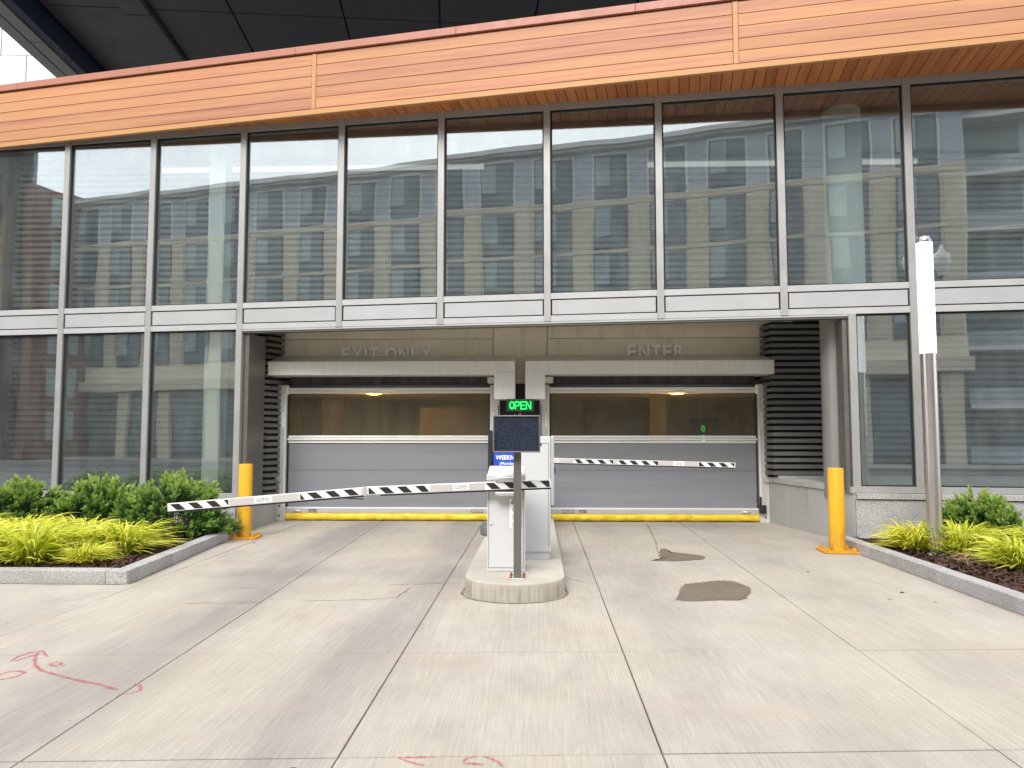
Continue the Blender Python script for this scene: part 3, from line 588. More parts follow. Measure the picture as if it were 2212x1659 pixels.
# louvre walls
PROF = [(0.0, 0.004), (0.075, 0.002), (0.080, 0.006), (0.080, 0.062), (0.0, 0.078)]
PIT = 0.1072; YL = 12.62
def louvre(path, z0, z1, mat):
    b = MB(); zc = z1 - z0
    b.sweep([(p_[0], p_[1]) for p_ in path], [(-0.05, z0), (-0.003, z0), (-0.003, z1), (-0.05, z1)])
    w = part('louvre_wall', b, 'louvre_dark', bld); m = MB(); m.sweep(path, PROF); me = m.mesh('louvre_slat', mat); z = z0 + 0.02
    while z + 0.08 < z1: link('louvre_slat', me, w, (0, 0, z)); z += PIT
    return w
louvre([(-9.2, YL), (-4.66, YL), (-4.535, 12.93)], 0.42, 3.43, 'louvre_metal')
louvre([(3.945, 12.93), (4.0, YL), (9.5, YL)], 0.80, 3.43, 'louvre_metal')
louvre([(-9.2, YL), (9.5, YL)], 3.60, 6.34, 'louvre_grey')
m = MB(); m.box(-9.33, -9.24, 12.36, 12.75, 0.4, 6.35); part('end_wall', m, 'wood_plank', bld)
m = MB(); m.prism([(-11.0, 12.75), (9.8, 11.0), (9.8, 13.2), (-11.0, 13.2)], 6.36, 6.44); part('upper_ceiling', m, 'room_white', bld)
# columns behind the glass
def column(c, r, z0, z1, mat): m = MB(); m.lathe([(r, z0), (r, z1)], c, 32); part('column', m, mat, bld)
column((4.50, 11.06), 0.29, 0.60, 3.40, 'grey_column'); column((4.60, 11.06), 0.27, 3.58, 6.36, 'white_column')
m = MB(); m.box(-5.50, -5.22, 12.02, 12.30, 0.4, 3.43); m.box(-5.50, -5.22, 12.02, 12.30, 3.585, 6.355); part('square_column', m, 'white_column', bld, 0.006)
# granite bases
gp = [(4.345, 10.40), (3.945, 12.90)]
gb = MB(); gb.prism([(4.38, 10.47), (3.985, 12.9), (9.6, 12.9), (9.6, 9.85)], -0.05, 0.675)
gr = part('granite_base', gb, 'granite_smooth', bld)
m = MB(); m.box(4.02, 9.55, 12.56, 12.88, 0.677, 0.815); part('granite_upstand', m, 'granite_smooth', gr)
def wallpanels(a, b, cuts, z0, z1, th, mat, parent, name, gap=0.003):
    a, b = Vector(a), Vector(b); d = b - a; n = Vector((d.y, -d.x)).normalized()
    for c0, c1 in zip(cuts[:-1], cuts[1:]):
        p, q = a + d * c0 + d.normalized() * gap, a + d * c1 - d.normalized() * gap
        m = MB(); m.prism([tuple(p), tuple(q), tuple(q - n * th), tuple(p - n * th)], z0, z1); o = part(name, m, mat, parent); bevel(o, 0.003, 1)
wallpanels((3.945, 12.90), (4.345, 10.40), [0, 0.27, 0.52, 0.78, 1.0], -0.02, 0.685, 0.038, 'granite_smooth', gr, 'granite_panel')
wallpanels((3.925, 12.90), (4.325, 10.385), [0, 0.5, 1.0], 0.69, 0.775, 0.34, 'granite_smooth', gr, 'granite_coping')
fp0 = fpt(4.36 * KS, -0.10); fp1 = fpt(9.5, -0.10)
wallpanels((fp0[0], fp0[1]), (fp1[0], fp1[1]), [0, 0.36, 0.68, 1.0], -0.02, 0.615, 0.16, 'granite', gr, 'granite_panel')
fp0 = fpt(4.37 * KS, -0.13); fp1 = fpt(9.5, -0.13)
wallpanels((fp0[0], fp0[1]), (fp1[0], fp1[1]), [0, 0.52, 1.0], 0.62, 0.695, 0.20, 'granite', gr, 'granite_coping')
gb = MB(); e0 = fpt(MULL[0], 0.0); gb.prism([(-4.60, 11.25), (e0[0], 12.32), (e0[0], 12.9), (-4.60, 12.9)], -0.05, 0.40)
gl_ = part('granite_base', gb, 'granite_smooth', bld)
wallpanels((-4.50, 11.20), (-4.525, 12.90), [0, 0.55, 1.0], -0.02, 0.39, 0.06, 'granite_smooth', gl_, 'granite_panel')
fp0 = fpt(MULL[0], -0.10); fp1 = fpt(-4.50 * KS, -0.10)
wallpanels((fp0[0], fp0[1]), (fp1[0], fp1[1]), [0, 0.33, 0.66, 1.0], -0.02, 0.45, 0.14, 'granite', gl_, 'granite_panel')
# precast wall over the doors
hw = MB(); hw.box(-4.62, 4.05, 13.03, 13.35, 2.45, 3.6); hdr = part('header_wall', hw, 'louvre_dark', bld)
for x0, x1, z0, z1, y in ((-4.56, -0.772, 3.185, 3.44, 12.97), (-4.56, -0.772, 2.5, 3.178, 12.97), (0.188, 3.985, 3.185, 3.44, 12.97), (0.188, 3.985, 2.5, 3.178, 12.97), (-0.762, 0.178, 2.39, 3.44, 12.955)):
    m = MB(); m.box(x0, x1, y, 13.028, z0, z1); part('precast_panel', m, 'precast', hdr, 0.004)
# dark pier between the tracks
m = MB(); m.box(-0.70, 0.10, 13.03, 13.35, 0.0, 2.44); part('door_pier', m, 'black_metal', bld)
m = MB(); m.box(-4.75, -4.545, 12.95, 13.35, 0, 3.5); m.box(3.96, 4.2, 12.95, 13.35, 0, 3.5); part('door_jamb', m, 'dark_gap', bld)
# raised letters
def letters(body, xc, zc, w, h, y):
    # each letter a mesh of its own, spaced by a shared advance table
    adv = {'E': 0.62, 'X': 0.66, 'I': 0.30, 'T': 0.60, ' ': 0.30, 'O': 0.74, 'N': 0.72, 'L': 0.56, 'Y': 0.66, 'R': 0.66}
    wid = {'E': 0.50, 'X': 0.62, 'I': 0.14, 'T': 0.54, 'O': 0.66, 'N': 0.56, 'L': 0.46, 'Y': 0.62, 'R': 0.54}
    tot = sum(adv[c] for c in body); x = xc - w / 2; k = w / tot
    for c in body:
        a = adv[c] * k
        if c != ' ': link('raised_letter', text_mesh('raised_letter', c, wid[c] * k, h * (1.04 if c == 'O' else 1), 0.03, 'letter_white', 0.022), bld, (x + a / 2, y, zc))
        x += a
letters('EXIT ONLY', -2.66, 2.905, 1.62, 0.255, 12.945); letters('ENTER', 2.07, 2.935, 1.03, 0.255, 12.945)

# ---- roll-up doors
def garage_door(x0, x1, mirror, lab):
    """x0..x1 inner edges of the tracks; mirror False: free track at the left, motor box at the right"""
    m = MB(); m.box(x0 + 0.01, x1 - 0.01, 12.93, 12.95, 0.235, 0.87); m.box(x0 + 0.01, x1 - 0.01, 12.931, 12.951, 0.885, 1.345)
    d = part('roll_up_door', m, 'door_fabric', bld); d['label'] = lab
    m = MB(); m.box(x0 + 0.01, x1 - 0.01, 12.926, 12.953, 0.872, 0.883); part('fabric_seam', m, 'door_fabric', d)
    m = MB(); m.box(x0 + 0.012, x1 - 0.012, 12.935, 12.943, 1.478, 2.212); part('vision_panel', m, 'door_vinyl', d)
    for z0, z1, pr in ((1.345, 1.385, 0.0), (1.392, 1.428, 0.022), (1.435, 1.476, 0.0), (2.214, 2.262, 0.0), (2.268, 2.315, 0.022)):
        m = MB(); m.box(x0 + 0.006, x1 - 0.006, 12.905 - pr, 12.955, z0, z1); part('stiffener_bar', m, 'white_alu', d, 0.008)
    m = MB(); m.box(x0 + 0.02, x1 - 0.02, 12.94, 12.96, 2.316, 2.53); part('upper_curtain', m, 'door_fabric_shaded', d)
    m = MB(); m.tube([(x0 + 0.02, 12.92, 2.345), (x1 - 0.02, 12.92, 2.345)], 0.026, 8); part('roll_edge', m, 'grey_plastic', d)
    m = MB(); m.box(x0 - 0.005, x1 + 0.005, 12.895, 12.965, 0.135, 0.212); bb = part('bottom_bar', m, 'aluminium_light', d, 0.004)
    m = MB(); m.box(x0 + 0.005, x1 - 0.005, 12.905, 12.958, 0.214, 0.234); part('bar_lip', m, 'white_alu', d)
    # yellow vinyl bottom seal with sagging folds
    m = MB(); n = 90; prof = []
    for i in range(n + 1):
        x = x0 - 0.03 + (x1 - x0 + 0.06) * i / n; s = 0.008 * math.sin(x * 9.1) + 0.006 * math.sin(x * 23 + 1) + random.uniform(-0.004, 0.004)
        prof.append([(x, 12.90, 0.133), (x, 12.878 - s, 0.10), (x, 12.868 - s * 1.6, 0.055), (x, 12.885 - s, 0.012 + abs(s) * 0.7), (x, 12.94, 0.006), (x, 12.955, 0.133)])
    vs = [p_ for pr in prof for p_ in pr]; fs = [(i * 6 + k, (i + 1) * 6 + k, (i + 1) * 6 + (k + 1) % 6, i * 6 + (k + 1) % 6) for i in range(n) for k in range(6)]
    m.add(vs, [f[::-1] for f in fs], 0, True); m.add(prof[0], [(0, 1, 2, 3, 4, 5)]); m.add(prof[-1], [(5, 4, 3, 2, 1, 0)]); part('bottom_seal', m, 'yellow_vinyl', d)
    # tracks
    for xa, xb, outer in ((x0 - 0.165, x0 + 0.0, not mirror), (x1 - 0.0, x1 + 0.165, mirror)):
        m = MB(); m.box(xa, xb, 12.84, 12.98, 0.0, 2.36); tr_ = part('track', m, 'track_metal', d, 0.004)
        xi = xb if xa < x0 - 0.1 else xa
        sg = 1 if xi == xb else -1
        xo = xa if sg > 0 else xb
        m = MB(); m.box(min(xi, xi + sg * 0.022), max(xi, xi + sg * 0.022), 12.90, 12.925, 0.24, 2.2); part('brush_seal', m, 'black_rubber', d)
        m = MB(); m.box(min(xi - sg * 0.03, xi - sg * 0.004), max(xi - sg * 0.03, xi - sg * 0.004), 12.825, 12.8385, 0.24, 2.34); part('track_edge', m, 'white_alu', d, 0.003)
        m = MB(); m.box(min(xo + sg * 0.012, xo + sg * 0.026), max(xo + sg * 0.012, xo + sg * 0.026), 12.834, 12.8385, 0.75, 2.0); part('track_slot', m, 'dark_gap', d)
        if outer:
            m = MB(); m.box(min(xo - sg * 0.01, xo + sg * 0.085), max(xo - sg * 0.01, xo + sg * 0.085), 12.80, 12.8385, 0.68, 0.77); m.box(min(xo + sg * 0.0855, xo + sg * 0.105), max(xo + sg * 0.0855, xo + sg * 0.105), 12.815, 12.8385, 0.69, 0.76); part('photo_eye', m, 'zinc', d, 0.004)
            m = MB(); m.box(min(xi - sg * 0.05, xi + sg * 0.06), max(xi - sg * 0.05, xi + sg * 0.06), 12.78, 12.837, 2.36, 2.43); part('track_bracket', m, 'black_metal', d, 0.004)
            for z in (0.09, 0.26):
                m = MB(); m.lathe([(0.016, 0), (0.016, 0.004)], (0, 0), 10)
                part_o = link('bolt_hole', m.mesh('bolt_hole', 'dark_gap'), d, (xo + sg * 0.07, 12.838, z), (math.pi / 2, 0, 0))
        m = MB(); m.box(min(xi - sg * 0.075, xi - sg * 0.035), max(xi - sg * 0.075, xi - sg * 0.035), 12.8355, 12.8385, 1.62, 1.88); part('warning_sticker', m, 'poster_white', d)
    if mirror:
        m = MB(); m.box(x1 - 0.02, x1 + 0.09, 12.77, 12.837, 0.16, 0.30); m.box(x1 - 0.01, x1 + 0.02, 12.79, 12.836, 0.3005, 0.44); part('breakaway_tab', m, 'black_metal', d, 0.005)
    # plates and lettering on the bottom bar
    xa, xb = (x0 + 0.20, x1 - 0.22) if not mirror else (x1 - 0.22, x0 + 0.32)
    m = MB(); m.tube([(xa - 0.07, 12.893, 0.172), (xa + 0.07, 12.893, 0.172)], 0.022, 8); part('grip_slot', m, 'track_metal', d)
    m = MB(); m.box(xb - 0.1, xb + 0.1, 12.889, 12.8945, 0.147, 0.199); m.box(xb - 0.09, xb + 0.09, 12.886, 12.8885, 0.153, 0.193, 1); part('name_plate', m, ['print_black', 'aluminium_light'], d)
    link('plate_lettering', text_mesh('plate_lettering', 'BREAK-AWAY BOTTOM', 0.12, 0.012, 0.002, 'print_grey'), d, (xb, 12.884, 0.173))
    xl = xa + 0.28 if not mirror else xb + 0.25
    link('maker_lettering', text_mesh('maker_lettering', 'RYTEC', 0.145, 0.045, 0.003, 'print_black', 0.02, 0.2), d, (xl, 12.892, 0.178))
    m = MB(); m.box(xl - 0.07, xl + 0.07, 12.8915, 12.894, 0.146, 0.151); part('maker_underline', m, 'print_red', d)
    for x in (x0 + 0.035, x0 + 0.085, x1 - 0.035, x1 - 0.085):
        m = MB(); m.lathe([(0.011, 0), (0.009, 0.006)], (0, 0), 8); link('bar_bolt', m.mesh('bar_bolt', 'zinc'), d, (x, 12.896, 0.175), (math.pi / 2, 0, 0))
    # hood
    h0, h1 = (x0 - 0.16, x1 + 0.45) if not mirror else (x0 - 0.41, x1 + 0.135)
    sec = [(12.33, 2.495), (12.33, 2.722), (12.94, 2.875), (12.955, 2.875), (12.955, 2.83), (12.36, 2.68), (12.36, 2.495)]
    m = MB(); m.prism(sec, h0, h1, 0, axis=0)
    for i, pmi in enumerate(m.mi): m.mi[i] = 1 if i == 3 else 0
    hd = part('hood', m, ['hood_metal', 'hood_top_shaded'], d)
    m = MB(); m.box(h0 + 0.02, h1 - 0.02, 12.362, 12.78, 2.498, 2.508); part('hood_bottom', m, 'hood_metal', d)
    for xe in (h0, h1):
        m = MB(); e = 0.004 if xe == h0 else -0.016; m.prism([(12.332, 2.497), (12.332, 2.72), (12.94, 2.87), (12.94, 2.497)], xe + e, xe + e + 0.012, 0, axis=0); part('hood_end', m, 'hood_metal', d)
    cut = (h0, h0 + 0.80) if not mirror else (h1 - 0.80, h1); c2 = (h1 - 0.80, h1) if not mirror else (h0, h0 + 0.80)
    for a, b in (cut, c2): m = MB(); m.box(a + 0.002, b - 0.002, 12.3255, 12.3297, 2.499, 2.718); part('hood_sleeve', m, 'hood_metal', d)
    for a in (h0 + 0.02, h0 + 0.78, h1 - 0.78, h1 - 0.02):
        for z in (2.52, 2.70): m = MB(); m.lathe([(0.008, 0), (0.006, 0.004)], (0, 0), 6); link('rivet', m.mesh('rivet', 'zinc'), d, (a, 12.325, z), (math.pi / 2, 0, 0))
    bx0, bx1 = (x1 + 0.10, x1 + 0.45) if not mirror else (x0 - 0.41, x0 - 0.08)
    m = MB(); m.box(bx0, bx1, 12.312, 12.80, 2.085, 2.54); part('motor_box', m, 'hood_metal', d, 0.006)
    m = MB(); a = (x1 - 0.03, x1 + 0.097) if not mirror else (x0 - 0.077, x0 + 0.06); m.box(*a, 12.60, 12.80, 2.375, 2.475); part('motor_bracket', m, 'track_metal', d, 0.004)
    return d
garage_door(-4.385, -0.815, False, 'grey roll-up exit door with dark window under the left hood')
garage_door(0.215, 3.785, True, 'grey roll-up enter door with dark window under the right hood')

# garage interior seen through the door windows
m = MB(); m.box(-7, 7, 13.36, 26, -0.3, -0.005); part('interior_floor', m, 'interior_floor', bld)
m = MB(); m.box(-7, 7, 13.36, 26, 2.75, 2.95); part('interior_ceiling', m, 'interior_wall', bld)
m = MB(); m.box(-7, 7, 25.5, 26, 0, 2.74); part('interior_back_wall', m, 'interior_wall', bld)
m = MB(); m.box(-7.2, -7.0, 13.36, 26, 0, 2.95); m.box(7.0, 7.2, 13.36, 26, 0, 2.95); part('interior_side_wall', m, 'interior_wall', bld)
for x0, x1, y0, y1, z1 in ((-3.1, -1.7, 19.5, 20.0, 2.2), (3.1, 3.55, 20.5, 21.0, 2.74), (-6.0, -5.4, 20.5, 21.0, 2.74)):
    m = MB(); m.box(x0, x1, y0, y1, 0, z1); part('interior_pier', m, 'interior_wall', bld)
for k_ in range(6):
    m = MB(); m.box(-6.9, 6.9, 15.0 + k_ * 1.7, 15.18 + k_ * 1.7, 2.5, 2.745); part('ceiling_beam', m, 'interior_wall', bld)
for x, lab in ((-3.97, 'glowing amber ceiling lamp seen through the exit door window'), (3.36, 'glowing amber ceiling lamp seen through the enter door window')):
    cl_ = thing('ceiling_lamp', lab, 'lamp', (x, 17.9, 2.415), group='ceiling lamps inside the garage')
    m = MB(); m.lathe([(0.02, 0.035), (0.12, 0.042), (0.19, 0.065), (0.22, 0.10)], n=20); local('lamp_dome', m, 'warm_lamp', cl_)
    m = MB(); m.lathe([(0.23, 0.101), (0.23, 0.13), (0.05, 0.16), (0.05, 0.33)], n=20); local('lamp_housing', m, 'grey_plastic', cl_)
    ld = bpy.data.lights.new('lamp_light', 'POINT'); ld.energy = 60; ld.color = (1.0, 0.70, 0.32); ld.shadow_soft_size = 0.15
    lo = bpy.data.objects.new('lamp_light', ld); COL.objects.link(lo); lo.parent = cl_; lo.location = (0, 0, -0.12)
# small green counter inside
cs = thing('counter_sign', 'small black counter display with green digits inside the enter door window', 'sign', (3.55, 16.0, 1.2))
m = MB(); m.box(-0.35, 0.35, 0, 0.08, 0.0, 0.65); local('housing', m, 'black_metal', cs)
link('digit', text_mesh('digit', '0', 0.075, 0.13, 0.004, 'led_green'), cs, (0, -0.006, 0.42)); link('digit', text_mesh('digit', '2', 0.075, 0.13, 0.004, 'led_green'), cs, (0, -0.006, 0.22))
m = MB(); m.box(-0.03, 0.03, 0.01, 0.07, -1.2, 0.0); local('post', m, 'grey_plastic', cs)
# linear lights above the louvres
for a, b, z, lab in ((-6.7, -0.9, 6.05, 'leftmost thin white strip light behind the upper glass'), (1.9, 4.1, 6.05, 'middle thin white strip light behind the upper glass'), (5.0, 6.4, 6.05, 'rightmost thin white strip light behind the upper glass')):
    s_ = thing('strip_light', lab, 'strip light', ((a + b) / 2, 12.42, z), group='strip lights behind the upper glass')
    m = MB(); m.box(-(b - a) / 2, (b - a) / 2, -0.03, 0.03, 0.0, 0.07); local('diffuser', m, 'strip_light', s_)
    m = MB(); m.box(-(b - a) / 2, (b - a) / 2, -0.031, 0.12, 0.0701, 0.10); local('housing', m, 'white_alu', s_)

# ================================================================== TOWER ABOVE, PALE BUILDING
tw = thing('tower_overhang', 'dark panelled underside of the tower looming above the wood fascia', 'building', (-12.55, 14.0, 11.4), R(6.5))
m = MB(); m.box(0.75, 46, 0, 40, 0.66, 6.0); local('tower_mass', m, 'tower_navy', tw)
seams = [0.8, 2.75, 3.4, 5.35, 8.1, 10.5, 12.9, 15.3, 17.7, 20.1, 22.5, 24.9, 28, 32, 36, 40]; ys = [0, 3.0, 6.55, 10.1, 13.65, 20, 28, 39.9]
for i, (a, b) in enumerate(zip(seams[:-1], seams[1:])):
    for c, d_ in zip(ys[:-1], ys[1:]):
        off = 0.0
        dz = -0.16 if i == 1 else 0.0
        m = MB(); m.box(-(b - a) / 2 + 0.025, (b - a) / 2 - 0.025, c + 0.02, d_ - 0.02, 0.6 + dz, 0.655 if dz == 0 else 0.655); local('soffit_panel', m, 'tower_panel', tw, ((a + b) / 2, off if c > 0 else 0, 0))
m = MB(); m.box(0.50, 0.745, 0, 40, 0.03, 6.0); local('edge_beam', m, 'tower_navy', tw)
for x0, x1 in ((-0.17, 0.14), (0.18, 0.495)):
    for c in np.arange(0, 40, 1.85): m = MB(); m.box(x0, x1, c + 0.012, c + 1.838, 0.0, 0.06); local('edge_panel', m, 'tower_edge', tw)
m = MB(); m.box(-0.15, 0.48, 0, 40, 0.065, 6.0); local('edge_core', m, 'tower_edge', tw)
pb = thing('pale_building', 'pale panelled building far behind the left end of the wood fascia', 'building', (-38, 42, 0))
m = MB(); m.box(-25, 12.5, 0.1, 14, 0, 40); local('wall', m, 'aluminium', pb)
for iz in range(4, 18):
    for ix in range(-8, 5):
        x0 = ix * 2.5 + (0.9 if iz % 2 else 0); x1 = min(x0 + 2.40, 12.5)
        if x0 >= 12.5: continue
        m = MB(); m.box(x0, x1, 0.0, 0.09, iz * 2.2, iz * 2.2 + (2.14 if iz % 3 else 1.8)); local('wall_panel', m, 'pale_panel', pb)

# ================================================================== ACROSS THE STREET (mirrored in the glass)
ap = thing('apartment_building', 'apartment building with grey top storey and cream lower walls mirrored in the glass', 'building', (-14, -20, 0))
YB = -20
m = MB(); m.box(-43.5, 13.7, -34, YB, 5.0, 15.25); part('wall', m, 'cream_wall', ap)
m = MB(); m.box(-43.5, 13.7, -34, YB + 0.03, 15.255, 17.997); part('top_storey', m, 'siding_grey', ap)
m = MB(); m.prism([(YB + 0.7, 18.12), (YB + 0.7, 18.40), (-27, 19.6), (-34, 18.6), (-34, 18.3)], -43.9, 14.2, 0, axis=0); part('roof', m, 'eave_white', ap)
m = MB(); m.box(-43.8, 14.1, YB - 0.2, YB + 0.45, 18.0, 18.115); part('eave', m, 'eave_white', ap)
m = MB(); m.box(-43.5, 13.7, -34, YB - 0.25, 0, 4.995); part('shop_front', m, 'shop_dark', ap)
m = MB(); m.box(-43.6, 13.8, YB - 0.3, YB + 0.5, 4.6, 5.3); part('cornice', m, 'beige_wall', ap)
for z in (14.75, 11.85, 8.95): m = MB(); m.box(-43.4, 13.65, YB, YB + 0.07, z, z + 0.45); part('string_course', m, 'beige_wall', ap)
for k_ in range(34): m = MB(); m.box(-43.45, 13.68, YB + 0.031, YB + 0.055, 15.5 + k_ * 0.08 * 1.0, 15.5 + k_ * 0.08 + 0.035); part('siding_board', m, 'siding_grey', ap)
wx = [-42.0 + 3.15 * k_ for k_ in range(18)]
wf = MB(); wf.box(-0.95, 0.95, 0.0, 0.10, -0.08, 2.5); wfm = wf.mesh('window', 'window_frame_dark')
wp = [MB().box(-0.86, -0.04, 0.101, 0.12, 0.72, 2.4).mesh('window_pane', 'curtain_pale'), MB().box(0.04, 0.86, 0.101, 0.12, 0.72, 2.4).mesh('window_pane', 'window_dark'), MB().box(-0.86, 0.86, 0.101, 0.12, 0.02, 0.64).mesh('window_pane', 'window_dark')]
trim = MB().box(-1.08, 1.08, 0.0, 0.06, -0.2, 2.66).mesh('window_trim', 'eave_white')
pier = MB().box(-0.45, 0.45, 0, 0.08, 0, 2.4).mesh('wall_pier', 'beige_wall')
for x in wx:
    for fl, z in enumerate((15.2, 12.15, 9.35, 6.5)):
        w_ = link('window', wfm, ap, (x + 14, 0.03 if fl == 0 else 0.0, z))
        for me in wp: link('window_pane', me, w_)
        if fl: link('wall_pier', pier, ap, (x + 14 + 1.57, 0.0, z))
        else: link('window_trim', trim, w_)
for k_ in range(14):
    x = -42.5 + k_ * 4.0; m = MB(); m.box(x, x + 2.9, YB - 0.24, YB - 0.2, 0.5, 4.2); part('shop_window', m, 'window_dark', ap)
    m = MB(); m.box(x + 2.95, x + 3.9, YB - 0.24, YB + 0.1, 0, 4.55); part('shop_pier', m, 'beige_wall', ap)
bt = thing('balcony_building', 'glassy balcony building mirrored at the right edge of the glass', 'building', (24, -21, 0))
m = MB(); m.box(-10.2, 14, -14, -0.6, 0, 24); local('wall', m, 'siding_grey', bt)
for iz in range(8):
    for ix in range(8):
        m = MB(); m.box(-10 + ix * 3, -7.4 + ix * 3, -0.59, -0.5, iz * 2.95 + 0.9, iz * 2.95 + 2.6); local('window', m, 'window_dark', bt)
    m = MB(); m.box(-10.2, 14, -0.58, 0.6, iz * 2.95 + 2.75, iz * 2.95 + 2.95); local('balcony_slab', m, 'eave_white', bt)
    m = MB(); m.box(-10.2, 14, 0.5, 0.55, iz * 2.95 + 2.955, iz * 2.95 + 3.7); local('balcony_rail', m, 'curtain_pale', bt)
br = thing('brick_building', 'red brick building mirrored at the left edge of the glass', 'building', (-43.4, -16.2, 0))
m = MB(); m.box(-0.55, 0.8, -6.5, 0, 0, 18.7); local('wall', m, 'brick_red', br)
for iz in range(6): m = MB(); m.box(0.81, 0.86, -3.0, -1.4, iz * 3.0 + 1.2, iz * 3.0 + 3.2); local('window', m, 'curtain_pale', br)
dk = thing('dark_tower', 'tall dark building mirrored at the far left edge of the glass', 'building', (-52, -16, 0))
m = MB(); m.prism([(8.6, -0.8), (8.6, -0.02), (-10, -0.02), (-10, -16), (-9, -16)], 0, 34); local('wall', m, 'dark_tower', dk)
for iz in range(10): m = MB(); m.box(-9.5, 8.3, -0.015, 0.03, iz * 3.3 + 1, iz * 3.3 + 3); local('window_band', m, 'louvre_dark', dk)
# twin globe street lamp across the drive, mirrored beside the light column
sl = thing('street_lamp', 'twin globe street lamp mirrored beside the light column', 'street lamp', (7.1, 2.4, 0))
m = MB(); m.lathe([(0.16, 0), (0.15, 0.5), (0.08, 0.6), (0.06, 4.6)], n=14); local('pole', m, 'black_metal', sl)
m = MB(); m.tube([(-0.3, 0, 5.2), (-0.16, 0, 4.98), (0, 0, 4.9), (0.16, 0, 4.98), (0.3, 0, 5.2)], 0.03, 6); local('arm', m, 'black_metal', sl)
m = MB(); m.lathe([(0.06, 4.6), (0.05, 4.93)], n=10); local('pole_top', m, 'black_metal', sl)
for x in (-0.3, 0.3): m = MB(); m.lathe([(0.07, 5.2), (0.13, 5.32), (0.2, 5.52), (0.17, 5.68), (0.06, 5.78), (0.02, 5.92)], (x, 0), 14); local('globe', m, 'poster_white', sl)

# ================================================================== ISLAND FURNITURE
PB = lambda pts, y0, y1: MB().prism(pts, y0, y1, 0, axis=1)
# --- exit barrier
eb = thing('barrier_gate', 'white barrier cabinet behind the sign post with striped arm drooping over the exit lane', 'barrier gate', (-0.305, 7.5, 0.165))
m = MB(); m.prism([(7.32, 0.165), (7.32, 1.10), (7.34, 1.115), (7.66, 1.175), (7.68, 1.165), (7.68, 0.165)], -0.49, -0.12, 0, axis=0); part('cabinet', m, 'white_paint', eb, 0.008)
m = MB(); m.box(-0.497, -0.113, 7.312, 7.335, 1.045, 1.10); part('lid_lip', m, 'white_paint', eb, 0.004)
m = MB(); m.box(-0.478, -0.474, 7.3165, 7.3195, 0.20, 1.03); m.box(-0.136, -0.132, 7.3165, 7.3195, 0.20, 1.03); m.box(-0.473, -0.137, 7.3165, 7.3195, 0.20, 0.204); part('door_seam', m, 'print_grey', eb)
m = MB(); m.lathe([(0.013, 0), (0.013, 0.005), (0.006, 0.006)], (0, 0), 12); link('lock', m.mesh('lock', 'zinc'), eb, (-0.45 + 0.305, 7.319 - 7.5, 0.62 - 0.165), (math.pi / 2, 0, 0))
AY = 7.22
def arm_piece(name, a, b, h, th, parent, mat):
    """straight bar from a to b (x, z of its centre line) facing the camera"""
    m = MB(); A, B = Vector(a), Vector(b); L = (B - A).length
    m.box(0, L, -th / 2, th / 2, -h / 2, h / 2)
    o = link(name, m.mesh(name, mat), parent, (A.x - base_of(parent).x, AY - base_of(parent).y, A.y - base_of(parent).z), (0, -math.atan2(B.y - A.y, B.x - A.x), 0)); bevel(o, 0.006, 2); return o, L
def stripes(arm, spans, th, h, L):
    """white tape with black slanted stripes on the arm's front"""
    y = -th / 2
    for a, b, first in spans:
        m = MB(); m.box(a, b, y - 0.0025, y - 0.0006, -h / 2 + 0.004, h / 2 - 0.004); local('white_tape', m, 'white_tape', arm)
        x = a + first; sw, sk = 0.088, 0.065; hh = h / 2 - 0.010
        while x < b:
            pts = [(x, hh), (x + sw, hh), (x + sw + sk, -hh), (x + sk, -hh)]
            # clip to the tape
            pts = [(min(max(p_, a + 0.01), b - 0.01), q_) for p_, q_ in pts]
            if max(p_[0] for p_ in pts) - min(p_[0] for p_ in pts) > 0.03 and len(set(pts)) >= 3:
                m = MB(); m.prism(pts, y - 0.005, y - 0.003, 0, axis=1); local('black_stripe', m, 'black_tape', arm)
            x += 0.178
def sticker(arm, x, th, w=0.155, h=0.06):
    m = MB(); m.box(x - w / 2, x + w / 2, -th / 2 - 0.0025, -th / 2 - 0.0006, -h / 2, h / 2); local('sticker', m, 'poster_white', arm)
    link('sticker_lettering', text_mesh('sticker_lettering', 'AUTOMOBILE\nTRAFFIC ONLY', w * 0.82, h * 0.62, 0.001, 'print_grey', 0.01), arm, (x, -th / 2 - 0.0035, 0))
H_, T_ = 0.080, 0.05
a1, L1_ = arm_piece('arm', (-1.665, 0.950), (0.135, 1.026), H_, T_, eb, 'arm_paint')
stripes(a1, [(0.02, 0.63, -0.07), (1.16, 1.80, 0.0)], T_, H_, L1_); sticker(a1, 0.93, T_)
m = MB(); m.box(0.14, L1_ - 0.003, -0.02, 0.02, -H_ / 2 - 0.014, -H_ / 2 - 0.001); local('rubber_edge', m, 'black_rubber', a1)
a2, L2_ = arm_piece('arm_extension', (-3.62, 0.783), (-1.672, 0.948), H_, T_, eb, 'arm_paint')
stripes(a2, [(0.012, 0.62, 0.02), (1.31, L2_ - 0.04, -0.1)], T_, H_, L2_); sticker(a2, 0.955, T_, 0.175)
m = MB(); m.box(0.003, L2_ - 0.02, -0.02, 0.02, -H_ / 2 - 0.014, -H_ / 2 - 0.001); local('rubber_edge', m, 'black_rubber', a2)
m = MB(); m.box(-0.012, 0.012, -T_ / 2 - 0.006, T_ / 2 + 0.004, -H_ / 2 - 0.006, H_ / 2 + 0.004); local('joint_plate', m, 'aluminium_light', a2, (L2_, 0, 0))
m = MB(); m.tube([(L2_ - 0.22, -0.01, -H_ / 2 - 0.008), (L2_ - 0.02, -0.02, -H_ / 2 - 0.035)], 0.006, 6); local('torn_rubber', m, 'black_rubber', a2)
